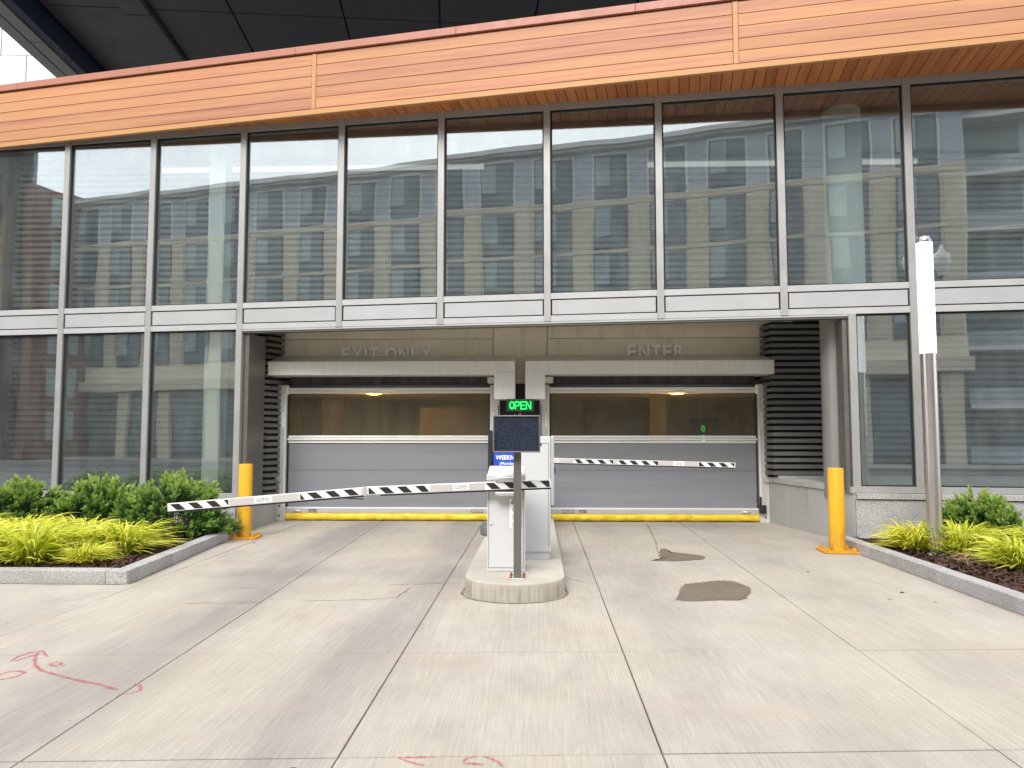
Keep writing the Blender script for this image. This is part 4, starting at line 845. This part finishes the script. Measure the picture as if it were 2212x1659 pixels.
# clamp
m = MB(); m.box(-0.405, -0.19, 7.175, 7.31, 1.038, 1.088); part('clamp_plate', m, 'zinc', eb, 0.008)
m = MB(); m.box(-0.405, -0.19, 7.175, 7.31, 0.905, 0.945); part('clamp_plate', m, 'zinc', eb, 0.008)
for x in (-0.385, -0.21):
    for z, n_ in ((1.063, 'clamp_bolt'), (0.925, 'clamp_bolt')):
        m = MB(); m.lathe([(0.017, 0), (0.017, 0.004), (0.009, 0.0045), (0.009, 0.012)], (0, 0), 10); link(n_, m.mesh(n_, 'zinc'), eb, (x + 0.305, 7.175 - 7.5, z - 0.165), (math.pi / 2, 0, 0))
# label on the cabinet
m = MB(); m.box(-0.275, -0.155, 7.3165, 7.3192, 0.58, 0.87)
lb = part('instruction_label', m, 'print_grey', eb); m = MB(); m.box(-0.273, -0.157, 7.3135, 7.3162, 0.582, 0.868); part('label_sheet', m, 'poster_white', eb)
m = MB(); m.box(-0.270, -0.160, 7.3105, 7.3132, 0.832, 0.864); part('label_header', m, 'poster_white', eb)
link('label_lettering', text_mesh('label_lettering', 'AUTO\nTRAFFIC', 0.088, 0.042, 0.001, 'print_black', 0.03), eb, (-0.215 + 0.305, 7.309 - 7.5, 0.84 - 0.165))
for z in (0.765, 0.69, 0.615):
    m = MB(); n = 20
    for i in range(n):
        a, b = 2 * math.pi * i / n, 2 * math.pi * (i + 1) / n; r0, r1 = 0.030, 0.026; c = (-0.215, z)
        m.add([(c[0] + r_ * math.cos(t_), 7.3125, c[1] + r_ * math.sin(t_)) for r_, t_ in ((r0, a), (r0, b), (r1, b), (r1, a))], [(0, 1, 2, 3)])
    part('label_ring', m, 'print_black', eb)
# --- second cabinet
pc = thing('control_cabinet', 'taller plain white cabinet right of the sign post on the island', 'cabinet', (0.0, 8.2, 0.165))
m = MB(); m.box(-0.20, 0.145, 8.02, 8.42, 0.245, 1.475); part('cabinet', m, 'white_paint', pc, 0.006)
m = MB(); m.box(-0.19, 0.130, 8.035, 8.41, 0.165, 0.243); part('plinth', m, 'white_paint', pc, 0.003)
m = MB(); m.box(-0.12, 0.125, 8.0165, 8.0195, 1.40, 1.404); m.box(0.120, 0.124, 8.0165, 8.0195, 0.30, 1.399); part('door_seam', m, 'print_grey', pc)
m = MB(); m.box(0.148, 0.182, 8.00, 8.06, 0.74, 1.475); part('door_edge', m, 'aluminium_light', pc, 0.006)
m = MB(); m.box(0.18, 0.197, 8.01, 8.05, 1.08, 1.145); part('lock', m, 'black_metal', pc, 0.003)
# --- enter barrier, farther back by the door
nb = thing('barrier_gate', 'striped barrier arm reaching right across the enter lane before the door', 'barrier gate', (-0.05, 11.7, 0.165))
m = MB(); m.box(-0.25, 0.12, 11.55, 11.90, 0.165, 1.22); part('cabinet', m, 'white_paint', nb, 0.006)
AY = 11.5
a3, L3_ = arm_piece('arm', (-0.10, 1.105), (3.03, 1.028), 0.078, 0.05, nb, 'arm_paint')
stripes(a3, [(0.66, 1.28, 0.0), (1.33, 1.97, 0.0), (2.56, L3_ - 0.012, -0.05)], 0.05, 0.078, L3_); sticker(a3, 2.27, 0.05, 0.165); sticker(a3, 0.40, 0.05, 0.07)
m = MB(); m.box(0.05, L3_ - 0.02, -0.02, 0.02, -0.053, -0.040); local('rubber_edge', m, 'black_rubber', a3)
m = MB(); m.box(1.295, 1.318, -0.031, 0.03, -0.043, 0.043); local('joint_plate', m, 'arm_paint', a3)
# --- caution sign on a post
cg = thing('caution_sign', 'unlit dark LED sign reading CAUTION VEHICLE EXITING on brown island post', 'sign', (-0.185, 6.98, 0.165))
m = MB(); m.box(-0.2205, -0.1495, 6.945, 7.015, 0.178, 1.45); part('post', m, 'sign_post_brown', cg, 0.004)
m = MB(); m.box(-0.262, -0.108, 6.90, 7.06, 0.1655, 0.1775); part('base_plate', m, 'zinc', cg, 0.003)
for x in (-0.245, -0.125):
    for y in (6.917, 7.043):
        m = MB(); m.lathe([(0.014, 0), (0.014, 0.016), (0.008, 0.017), (0.008, 0.032)], (0, 0), 6); link('anchor_bolt', m.mesh('anchor_bolt', 'rust_bolt'), cg, (x + 0.185, y - 6.98, 0.0125))
sx0, sx1, sz0, sz1 = -0.408, 0.030, 1.332, 1.675
m = MB()
for a in ((sx0, sx1, sz0, sz0 + 0.013), (sx0, sx1, sz1 - 0.013, sz1), (sx0, sx0 + 0.013, sz0 + 0.0135, sz1 - 0.0135), (sx1 - 0.013, sx1, sz0 + 0.0135, sz1 - 0.0135)): m.box(a[0], a[1], 6.84, 6.943, a[2], a[3])
fr = part('sign_box', m, 'sign_frame', cg, 0.003)
m = MB(); m.box(sx0 + 0.0132, sx1 - 0.0132, 6.853, 6.94, sz0 + 0.0132, sz1 - 0.0132); part('sign_face', m, 'sign_face', cg)
m = MB(); m.box(sx1, sx1 + 0.012, 6.87, 6.91, 1.39, 1.42); part('latch', m, 'black_metal', cg)
ST = {'C': [[(.95, .8), (.7, 1), (.3, 1), (0.02, .7), (0.02, .3), (.3, 0), (.7, 0), (.95, .2)]], 'A': [[(0, 0), (.5, 1), (1, 0)], [(.22, .38), (.78, .38)]], 'U': [[(0, 1), (0, .25), (.3, 0), (.7, 0), (1, .25), (1, 1)]],
      'T': [[(0, 1), (1, 1)], [(.5, .88), (.5, 0)]], 'I': [[(.5, 1), (.5, 0)]], 'O': [[(.5, 1), (.85, .85), (1, .5), (.85, .15), (.5, 0), (.15, .15), (0, .5), (.15, .85), (.46, 1)]], 'N': [[(0, 0), (0, 1), (1, 0), (1, 1)]],
      'V': [[(0, 1), (.5, 0), (1, 1)]], 'E': [[(1, 1), (0, 1), (0, 0), (1, 0)], [(.1, .5), (.75, .5)]], 'H': [[(0, 1), (0, 0)], [(1, 1), (1, 0)], [(.12, .5), (.88, .5)]], 'L': [[(0, 1), (0, 0), (1, 0)]],
      'X': [[(0, 1), (1, 0)], [(1, 1), (.56, .56)], [(.44, .44), (0, 0)]], 'G': [[(.95, .85), (.6, 1), (.2, .9), (0, .5), (.2, .1), (.6, 0), (1, .15), (1, .45), (.6, .45)]], 'P': [[(0, 0), (0, 1), (.7, 1), (1, .8), (1, .65), (.7, .45), (.1, .45)]]}
def dots(body, x0, x1, z0, z1, y, r, step, m, n=6):
    k = len(body); wsum = sum(0.25 if c == 'I' else 1.0 for c in body); gap = 0.32; u = (x1 - x0) / (wsum + gap * (k - 1)); x = x0
    for c in body:
        w = u * (0.25 if c == 'I' else 1.0)
        for line in ST[c]:
            P = [(x + p_[0] * w, z0 + p_[1] * (z1 - z0)) for p_ in line]
            for a, b in zip(P[:-1], P[1:]):
                L = math.hypot(b[0] - a[0], b[1] - a[1]); nn_ = max(1, round(L / step))
                for i in range(nn_ + (1 if b == P[-1] else 0)):
                    cx, cz = a[0] + (b[0] - a[0]) * i / nn_, a[1] + (b[1] - a[1]) * i / nn_
                    m.add([(cx + r * math.cos(2 * math.pi * q_ / n), y, cz + r * math.sin(2 * math.pi * q_ / n)) for q_ in range(n)] + [(cx, y - r * 0.6, cz)], [(q_, (q_ + 1) % n, n) for q_ in range(n)])
        x += w + u * gap
m = MB(); yd = 6.8525
for b_, x0, x1, z0, z1 in (('CAUTION', -0.378, 0.002, 1.565, 1.640), ('VEHICLE', -0.362, -0.012, 1.465, 1.537), ('EXITING', -0.348, -0.024, 1.360, 1.438)): dots(b_, x0, x1, z0, z1, yd, 0.0027, 0.0115, m)
tag(part('led_dots', m, 'led_off', cg), kind='stuff')
# --- OPEN sign near the doors
og = thing('open_sign', 'lit green LED sign reading OPEN between the two door hoods', 'sign', (-0.275, 12.2, 0.165))
m = MB(); m.tube([(-0.275, 12.22, 0.165), (-0.275, 12.22, 1.90)], 0.02, 10); part('post', m, 'zinc', og)
m = MB(); m.box(-0.50, -0.05, 12.14, 12.26, 1.87, 2.075); part('sign_box', m, 'black_metal', og, 0.006)
m = MB(); m.box(-0.485, -0.065, 12.134, 12.1395, 1.885, 2.06); part('sign_face', m, 'led_green_dim', og)
m = MB(); dots('OPEN', -0.445, -0.105, 1.915, 2.03, 12.131, 0.0085, 0.0165, m, 8); tag(part('led_dots', m, 'led_green', og), kind='stuff')
# --- portable rate sign
ps = thing('portable_sign', 'blue rate sign with white lettering in a black stand behind the cabinet', 'sign', (-0.46, 10.0, 0.165))
m = MB(); m.prism(rounded(-0.76, -0.26, 9.74, 10.26, 0.2, 6), 0.165, 0.30); part('stand_base', m, 'grey_plastic', ps, 0.03)
m = MB(); m.prism([(-0.655, 0.301), (-0.60, 0.301), (-0.605, 1.55), (-0.655, 1.56)], 9.9, 10.06, 0, axis=1); m.box(-0.598, -0.24, 9.96, 10.05, 0.45, 1.54); part('frame', m, 'black_metal', ps, 0.004)
m = MB(); m.box(-0.585, -0.25, 9.945, 9.9585, 0.5, 1.26); part('poster', m, 'poster_blue', ps)
m = MB(); m.box(-0.585, -0.25, 9.945, 9.9585, 1.263, 1.52); part('poster_top', m, 'poster_white', ps)
link('poster_lettering', text_mesh('poster_lettering', 'WEEKNIGHT', 0.42, 0.062, 0.003, 'poster_white', 0.03), ps, (-0.345 + 0.46, 9.942 - 10.0, 1.19 - 0.165))
link('poster_lettering', text_mesh('poster_lettering', '(Monday', 0.20, 0.052, 0.003, 'poster_white', 0.02), ps, (-0.40 + 0.46, 9.942 - 10.0, 1.105 - 0.165))

# ================================================================== BOLLARDS, LIGHT COLUMN
bo = thing('bollard', 'yellow steel bollard with bolted plate beside the left planting bed', 'bollard', (-4.245, 10.72, 0.0), R(4), 'yellow bollards flanking the doors')
m = MB(); m.lathe([(0.098, 0.028), (0.098, 1.055), (0.094, 1.064), (0.085, 1.068)], n=32); local('tube', m, 'bollard_yellow', bo)
m = MB(); m.box(-0.215, 0.215, -0.19, 0.19, 0.004, 0.027); local('base_plate', m, 'bollard_plate', bo, bev=0.004)
for x in (-0.16, 0.16):
    for y in (-0.14, 0.14): m = MB(); m.lathe([(0.03, 0.0275), (0.03, 0.052), (0.017, 0.053), (0.017, 0.07)], (x, y), 6, smooth=False); local('bolt', m, 'bollard_plate', bo)
b2 = copy_tree(bo); b2.location = (3.835, 9.72, 0.0); b2.rotation_euler = (0, 0, R(-3)); b2['label'] = 'yellow steel bollard with bolted plate before the right granite wall'
lc = thing('light_column', 'slim stainless light column with glowing white tube in the right planting bed', 'lamp post', (4.70, 9.02, 0.08))
m = MB(); m.lathe([(0.085, 0.0), (0.085, 2.385)], n=32); local('pole', m, 'stainless', lc)
m = MB(); m.lathe([(0.092, 2.386), (0.092, 3.735)], n=32); local('light_tube', m, 'lamp_tube', lc)
m = MB(); m.lathe([(0.086, 3.736), (0.086, 3.80), (0.080, 3.806)], n=32); local('cap', m, 'chrome_cap', lc)
m = MB(); m.lathe([(0.11, -0.02), (0.11, 0.02), (0.09, 0.03)], n=24); local('base_collar', m, 'zinc', lc)

# ================================================================== PLANTS
def poly_mesh(name, co, faces_n, age, mat):
    """co: (N, k, 3) polygons of k corners, age: per polygon corner (N, k)"""
    N, k = co.shape[:2]; me = bpy.data.meshes.new(name)
    me.vertices.add(N * k); me.vertices.foreach_set('co', co.reshape(-1).astype(np.float32))
    me.loops.add(N * k); me.loops.foreach_set('vertex_index', np.arange(N * k, dtype=np.int32))
    me.polygons.add(N); me.polygons.foreach_set('loop_start', np.arange(0, N * k, k, dtype=np.int32)); me.polygons.foreach_set('loop_total', np.full(N, k, dtype=np.int32))
    me.update(calc_edges=True); a = me.attributes.new('age', 'FLOAT', 'POINT'); a.data.foreach_set('value', age.reshape(-1).astype(np.float32))
    me.materials.append(MATS[mat]); me.validate(); return me
def unit(v): return v / np.maximum(np.linalg.norm(v, axis=-1, keepdims=True), 1e-9)
def yew(seed, rx, ry, h, n_sprig=6000):
    g = np.random.default_rng(seed)
    # branch tips spread over a dome with lumps; sprigs crowd the outer branches
    nb_ = 270; th = g.uniform(0, 2 * math.pi, nb_); cz = g.uniform(-0.30, 1.0, nb_)
    sz = np.sqrt(np.clip(1 - np.clip(cz, 0, 1) ** 2, 0.02, 1)); lump = 0.80 + 0.34 * g.random(nb_) ** 1.3
    tip = np.stack([np.cos(th) * sz * rx * lump, np.sin(th) * sz * ry * lump, h * (0.16 + 0.84 * np.clip(cz, 0, 1)) * (0.86 + 0.30 * g.random(nb_))], 1)
    tip[cz < 0, 2] = h * g.uniform(0.03, 0.32, (cz < 0).sum())
    root = np.stack([tip[:, 0] * 0.18, tip[:, 1] * 0.18, tip[:, 2] * 0.12], 1)
    bi = g.integers(0, nb_, n_sprig); tt = 1 - np.abs(g.normal(0, 0.24, n_sprig)); tt = np.clip(tt, 0.25, 1.0)
    bd = unit(tip - root); bl = np.linalg.norm(tip - root, axis=1)
    pos = root[bi] + (tip - root)[bi] * tt[:, None] + g.normal(0, 0.022, (n_sprig, 3)) * (1.3 - tt)[:, None] * 2.0
    d = unit(bd[bi] * 1.0 + np.array([0, 0, 0.35]) + g.normal(0, 0.55, (n_sprig, 3))); d[tt > 0.985] = unit(bd[bi][tt > 0.985] + np.array([0, 0, 0.3]))
    sl_ = g.uniform(0.045, 0.09, n_sprig); side = unit(np.cross(d, g.normal(0, 1, (n_sprig, 3)))); upv = np.cross(side, d)
    K = 6; co, age = [], []
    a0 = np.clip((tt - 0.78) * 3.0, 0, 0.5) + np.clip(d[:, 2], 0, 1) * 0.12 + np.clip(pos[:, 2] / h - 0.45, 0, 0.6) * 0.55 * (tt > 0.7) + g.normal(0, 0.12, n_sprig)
    for k in range(K):
        f = (k + 0.4) / K; c = pos + d * (sl_ * f)[:, None]
        for sgn in (-1, 1):
            ln = g.uniform(0.017, 0.027, n_sprig) * (1.0 - 0.35 * f); nd = unit(side * sgn + d * 0.75 + upv * g.normal(0, 0.45, (n_sprig, 1)))
            wv = np.cross(nd, upv); wv = unit(wv) * 0.0044
            co.append(np.stack([c - wv, c + wv, c + nd * ln[:, None] + wv * 0.5, c + nd * ln[:, None] - wv * 0.5], 1))
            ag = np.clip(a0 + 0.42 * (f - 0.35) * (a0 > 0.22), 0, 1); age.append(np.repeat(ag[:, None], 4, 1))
    leaf_me = poly_mesh('foliage', np.concatenate(co), 4, np.concatenate(age), 'yew_leaf')
    m = MB()
    for i in range(0, nb_, 3): m.tube([tuple(root[i] * 0.3), tuple(root[i] * 0.5 + tip[i] * 0.4 + np.array([0, 0, 0.02])), tuple(tip[i] * 0.97)], [0.009, 0.006, 0.003], 5)
    return leaf_me, m.mesh('branches', 'bark')
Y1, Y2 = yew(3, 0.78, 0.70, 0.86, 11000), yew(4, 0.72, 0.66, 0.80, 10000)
def shrub(v, loc, rz, sc, lab):
    t_ = thing('yew_shrub', lab, 'shrub', loc, rz, 'yew shrubs in the beds'); t_.scale = sc
    link('foliage', v[0], t_); link('branches', v[1], t_)
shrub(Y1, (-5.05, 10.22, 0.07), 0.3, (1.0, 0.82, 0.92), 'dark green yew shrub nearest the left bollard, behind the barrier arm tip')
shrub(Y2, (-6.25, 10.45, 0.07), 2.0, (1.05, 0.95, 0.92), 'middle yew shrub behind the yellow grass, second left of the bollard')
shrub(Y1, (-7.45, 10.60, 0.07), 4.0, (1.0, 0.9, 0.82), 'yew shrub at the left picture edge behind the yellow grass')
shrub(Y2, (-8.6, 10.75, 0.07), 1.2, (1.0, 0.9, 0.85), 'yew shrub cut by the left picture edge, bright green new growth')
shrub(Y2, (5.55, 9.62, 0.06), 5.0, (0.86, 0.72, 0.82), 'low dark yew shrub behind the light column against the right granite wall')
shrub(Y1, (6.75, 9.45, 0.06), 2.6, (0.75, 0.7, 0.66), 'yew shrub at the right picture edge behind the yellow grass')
def grass(seed, n, rad, h, flop=1.0, seg=6, lean=(0, 0)):
    g = np.random.default_rng(seed); a = g.uniform(0, 2 * math.pi, n); r0 = np.sqrt(g.random(n)) * rad * 0.35
    base = np.stack([np.cos(a) * r0, np.sin(a) * r0, np.zeros(n)], 1); a2 = a + g.normal(0, 0.55, n); reach = rad * g.uniform(0.2, 1.05, n) * flop; top = h * g.uniform(0.6, 1.12, n); low = g.random(n) < 0.45; top[low] *= g.uniform(0.3, 0.75, low.sum()); reach[low] *= 1.15
    out = np.stack([np.cos(a2), np.sin(a2), np.zeros(n)], 1) + np.array([lean[0], lean[1], 0]); sd = np.stack([-np.sin(a2), np.cos(a2), np.zeros(n)], 1)
    wmax = g.uniform(0.0075, 0.0135, n); droop = g.uniform(0.25, 1.0, n); pts, wd = [], []
    for k in range(seg + 1):
        f = k / seg; zz = top * (1.55 * f - (0.55 + 0.55 * droop) * f ** 2.4) ; zz = np.maximum(zz, 0.01)
        pts.append(base + out * (reach * (0.25 * f + 0.75 * f ** 1.8))[:, None] + np.array([0, 0, 1]) * zz[:, None] + g.normal(0, 0.003, (n, 3)))
        wd.append(wmax * (0.7 + 0.6 * f) * (1 if f < 0.5 else max(0.06, (1 - f) * 2)))
    co, age = [], []; a0 = g.uniform(0.22, 1.05, n)
    tw_ = unit(sd + np.array([0, 0, 1.0]) * g.normal(0, 0.5, (n, 1)))
    for k in range(seg):
        l0, l1 = tw_ * wd[k][:, None], tw_ * wd[k + 1][:, None]
        co.append(np.stack([pts[k] - l0, pts[k] + l0, pts[k + 1] + l1, pts[k + 1] - l1], 1))
        v0, v1 = np.clip(a0 - 0.42 + 0.55 * k / seg, 0, 1), np.clip(a0 - 0.42 + 0.55 * (k + 1) / seg, 0, 1); age.append(np.stack([v0, v0, v1, v1], 1))
    return poly_mesh('blades', np.concatenate(co), 4, np.concatenate(age), 'grass_blade')
G = [grass(21, 560, 0.50, 0.44), grass(22, 540, 0.48, 0.42, 1.0, 6, (0.08, -0.12)), grass(23, 540, 0.50, 0.46, 1.0, 6, (0.0, -0.15)), grass(24, 110, 0.26, 0.20)]
def tuft(i, loc, rz, sc, lab):
    t_ = thing('grass_clump', lab, 'grass clump', loc, rz, 'golden grass clumps in the beds'); t_.scale = (sc, sc, sc); link('blades', G[i], t_)
    m = MB(); m.lathe([(0.11, -0.03), (0.13, 0.01), (0.06, 0.03)], n=10); local('crown', m, 'straw', t_)
Lg = [(0, (-4.88, 8.72, 0.5), 1.0, 'golden grass clump nearest the driveway at the right end of the left bed'), (1, (-4.92, 8.02, 2.0), 0.6, 'small front golden grass clump by the left kerb corner'),
      (2, (-5.55, 8.05, 3.0), 1.1, 'golden grass clump in the front row, second left of the kerb corner'), (1, (-5.62, 9.05, 4.1), 1.05, 'golden grass clump in the back row below the middle yew'),
      (0, (-6.15, 8.0, 5.0), 1.15, 'golden grass clump in the front row near the left picture edge'), (2, (-6.40, 9.08, 0.9), 1.05, 'golden grass clump in the back row near the left picture edge'),
      (1, (-6.8, 8.0, 1.7), 1.15, 'golden grass clump at the left picture edge spilling over the kerb'), (0, (-7.15, 9.1, 2.6), 1.1, 'golden grass clump in the back row at the left picture edge'), (2, (-7.8, 8.9, 3.3), 1.1, 'golden grass clump cut by the left picture edge'),
      (0, (-5.28, 8.62, 1.4), 0.9, 'golden grass clump squeezed between both rows near the kerb corner'), (2, (-5.9, 8.6, 2.2), 0.95, 'golden grass clump squeezed between both rows in the bed middle')]
for i, (x, y, rz), sc, lab in Lg: tuft(i, (x, y, 0.09), rz, sc, lab)
Rg = [(0, (4.62, 9.28, 1.0), 0.92, 'golden grass clump left of the light column base'), (2, (5.02, 9.05, 2.2), 0.95, 'golden grass clump leaning out right of the light column'),
      (1, (5.08, 8.05, 0.2), 1.0, 'golden grass clump right of the light column, nearest the right kerb'), (0, (5.75, 8.75, 3.7), 0.95, 'golden grass clump before the right yew shrub'), (2, (5.85, 8.0, 5.1), 1.0, 'golden grass clump at the right picture edge')]
for i, (x, y, rz), sc, lab in Rg: tuft(i, (x, y, 0.08), rz, sc, lab)
# dry straw at the foot of the right clumps
cl = chips(500, (4.55, 5.6), (7.8, 8.9), lambda x, y: (x - 4.95) ** 2 + (y - 8.35) ** 2 < 0.22, (0.06, 0.2), (0.003, 0.007), 0.125, 0.25)
quads_obj('dry_grass', cl, 'straw', 'stuff', 'dry straw coloured dead grass at the foot of the light column', 'dry grass')
# weed at the lamp foot
wdv = thing('weed', 'small broad leaved green weed growing at the light column foot', 'weed', (4.56, 8.72, 0.085))
g = np.random.default_rng(5); co, age = [], []; stem = MB()
for k in range(22):
    a = g.uniform(0, 6.28); z = g.uniform(0.05, 0.36); r_ = g.uniform(0.02, 0.11) * (1.2 - z); c = np.array([math.cos(a) * r_, math.sin(a) * r_, z]); l = g.uniform(0.035, 0.06)
    d1 = unit(np.array([math.cos(a), math.sin(a), g.uniform(-0.5, 0.4)])); d2 = unit(np.cross(d1, np.array([0, 0, 1.0])) + np.array([0, 0, g.uniform(-0.3, 0.3)]))
    co.append(np.stack([c, c + d1 * l * 0.5 + d2 * l * 0.55, c + d1 * l * 1.25, c + d1 * l * 0.5 - d2 * l * 0.55])); age.append(np.full(4, g.random()))
    if k % 4 == 0: stem.tube([(0, 0, 0), tuple(c * 0.6), tuple(c)], 0.003, 4)
link('leaves', poly_mesh('leaves', np.array(co), 4, np.array(age), 'weed_leaf'), wdv); local('stems', stem, 'weed_leaf', wdv)
# fallen leaves and grit on the drive
for x, y, r_ in ((3.45, 7.25, 0.03), (3.55, 6.85, 0.025), (3.2, 6.95, 0.03), (2.95, 8.3, 0.02), (-1.1, 3.38, 0.03), (2.2, 10.2, 0.02), (-3.9, 10.2, 0.02)):
    m = MB(); a = random.uniform(0, 3); m.add([(x + math.cos(a) * r_, y + math.sin(a) * r_, 0.006), (x - math.sin(a) * r_ * 0.4, y + math.cos(a) * r_ * 0.4, 0.012), (x - math.cos(a) * r_, y - math.sin(a) * r_, 0.006), (x + math.sin(a) * r_ * 0.4, y - math.cos(a) * r_ * 0.4, 0.005)], [(0, 1, 2, 3)])
    part('fallen_leaf', m, 'mulch_chip', drive)
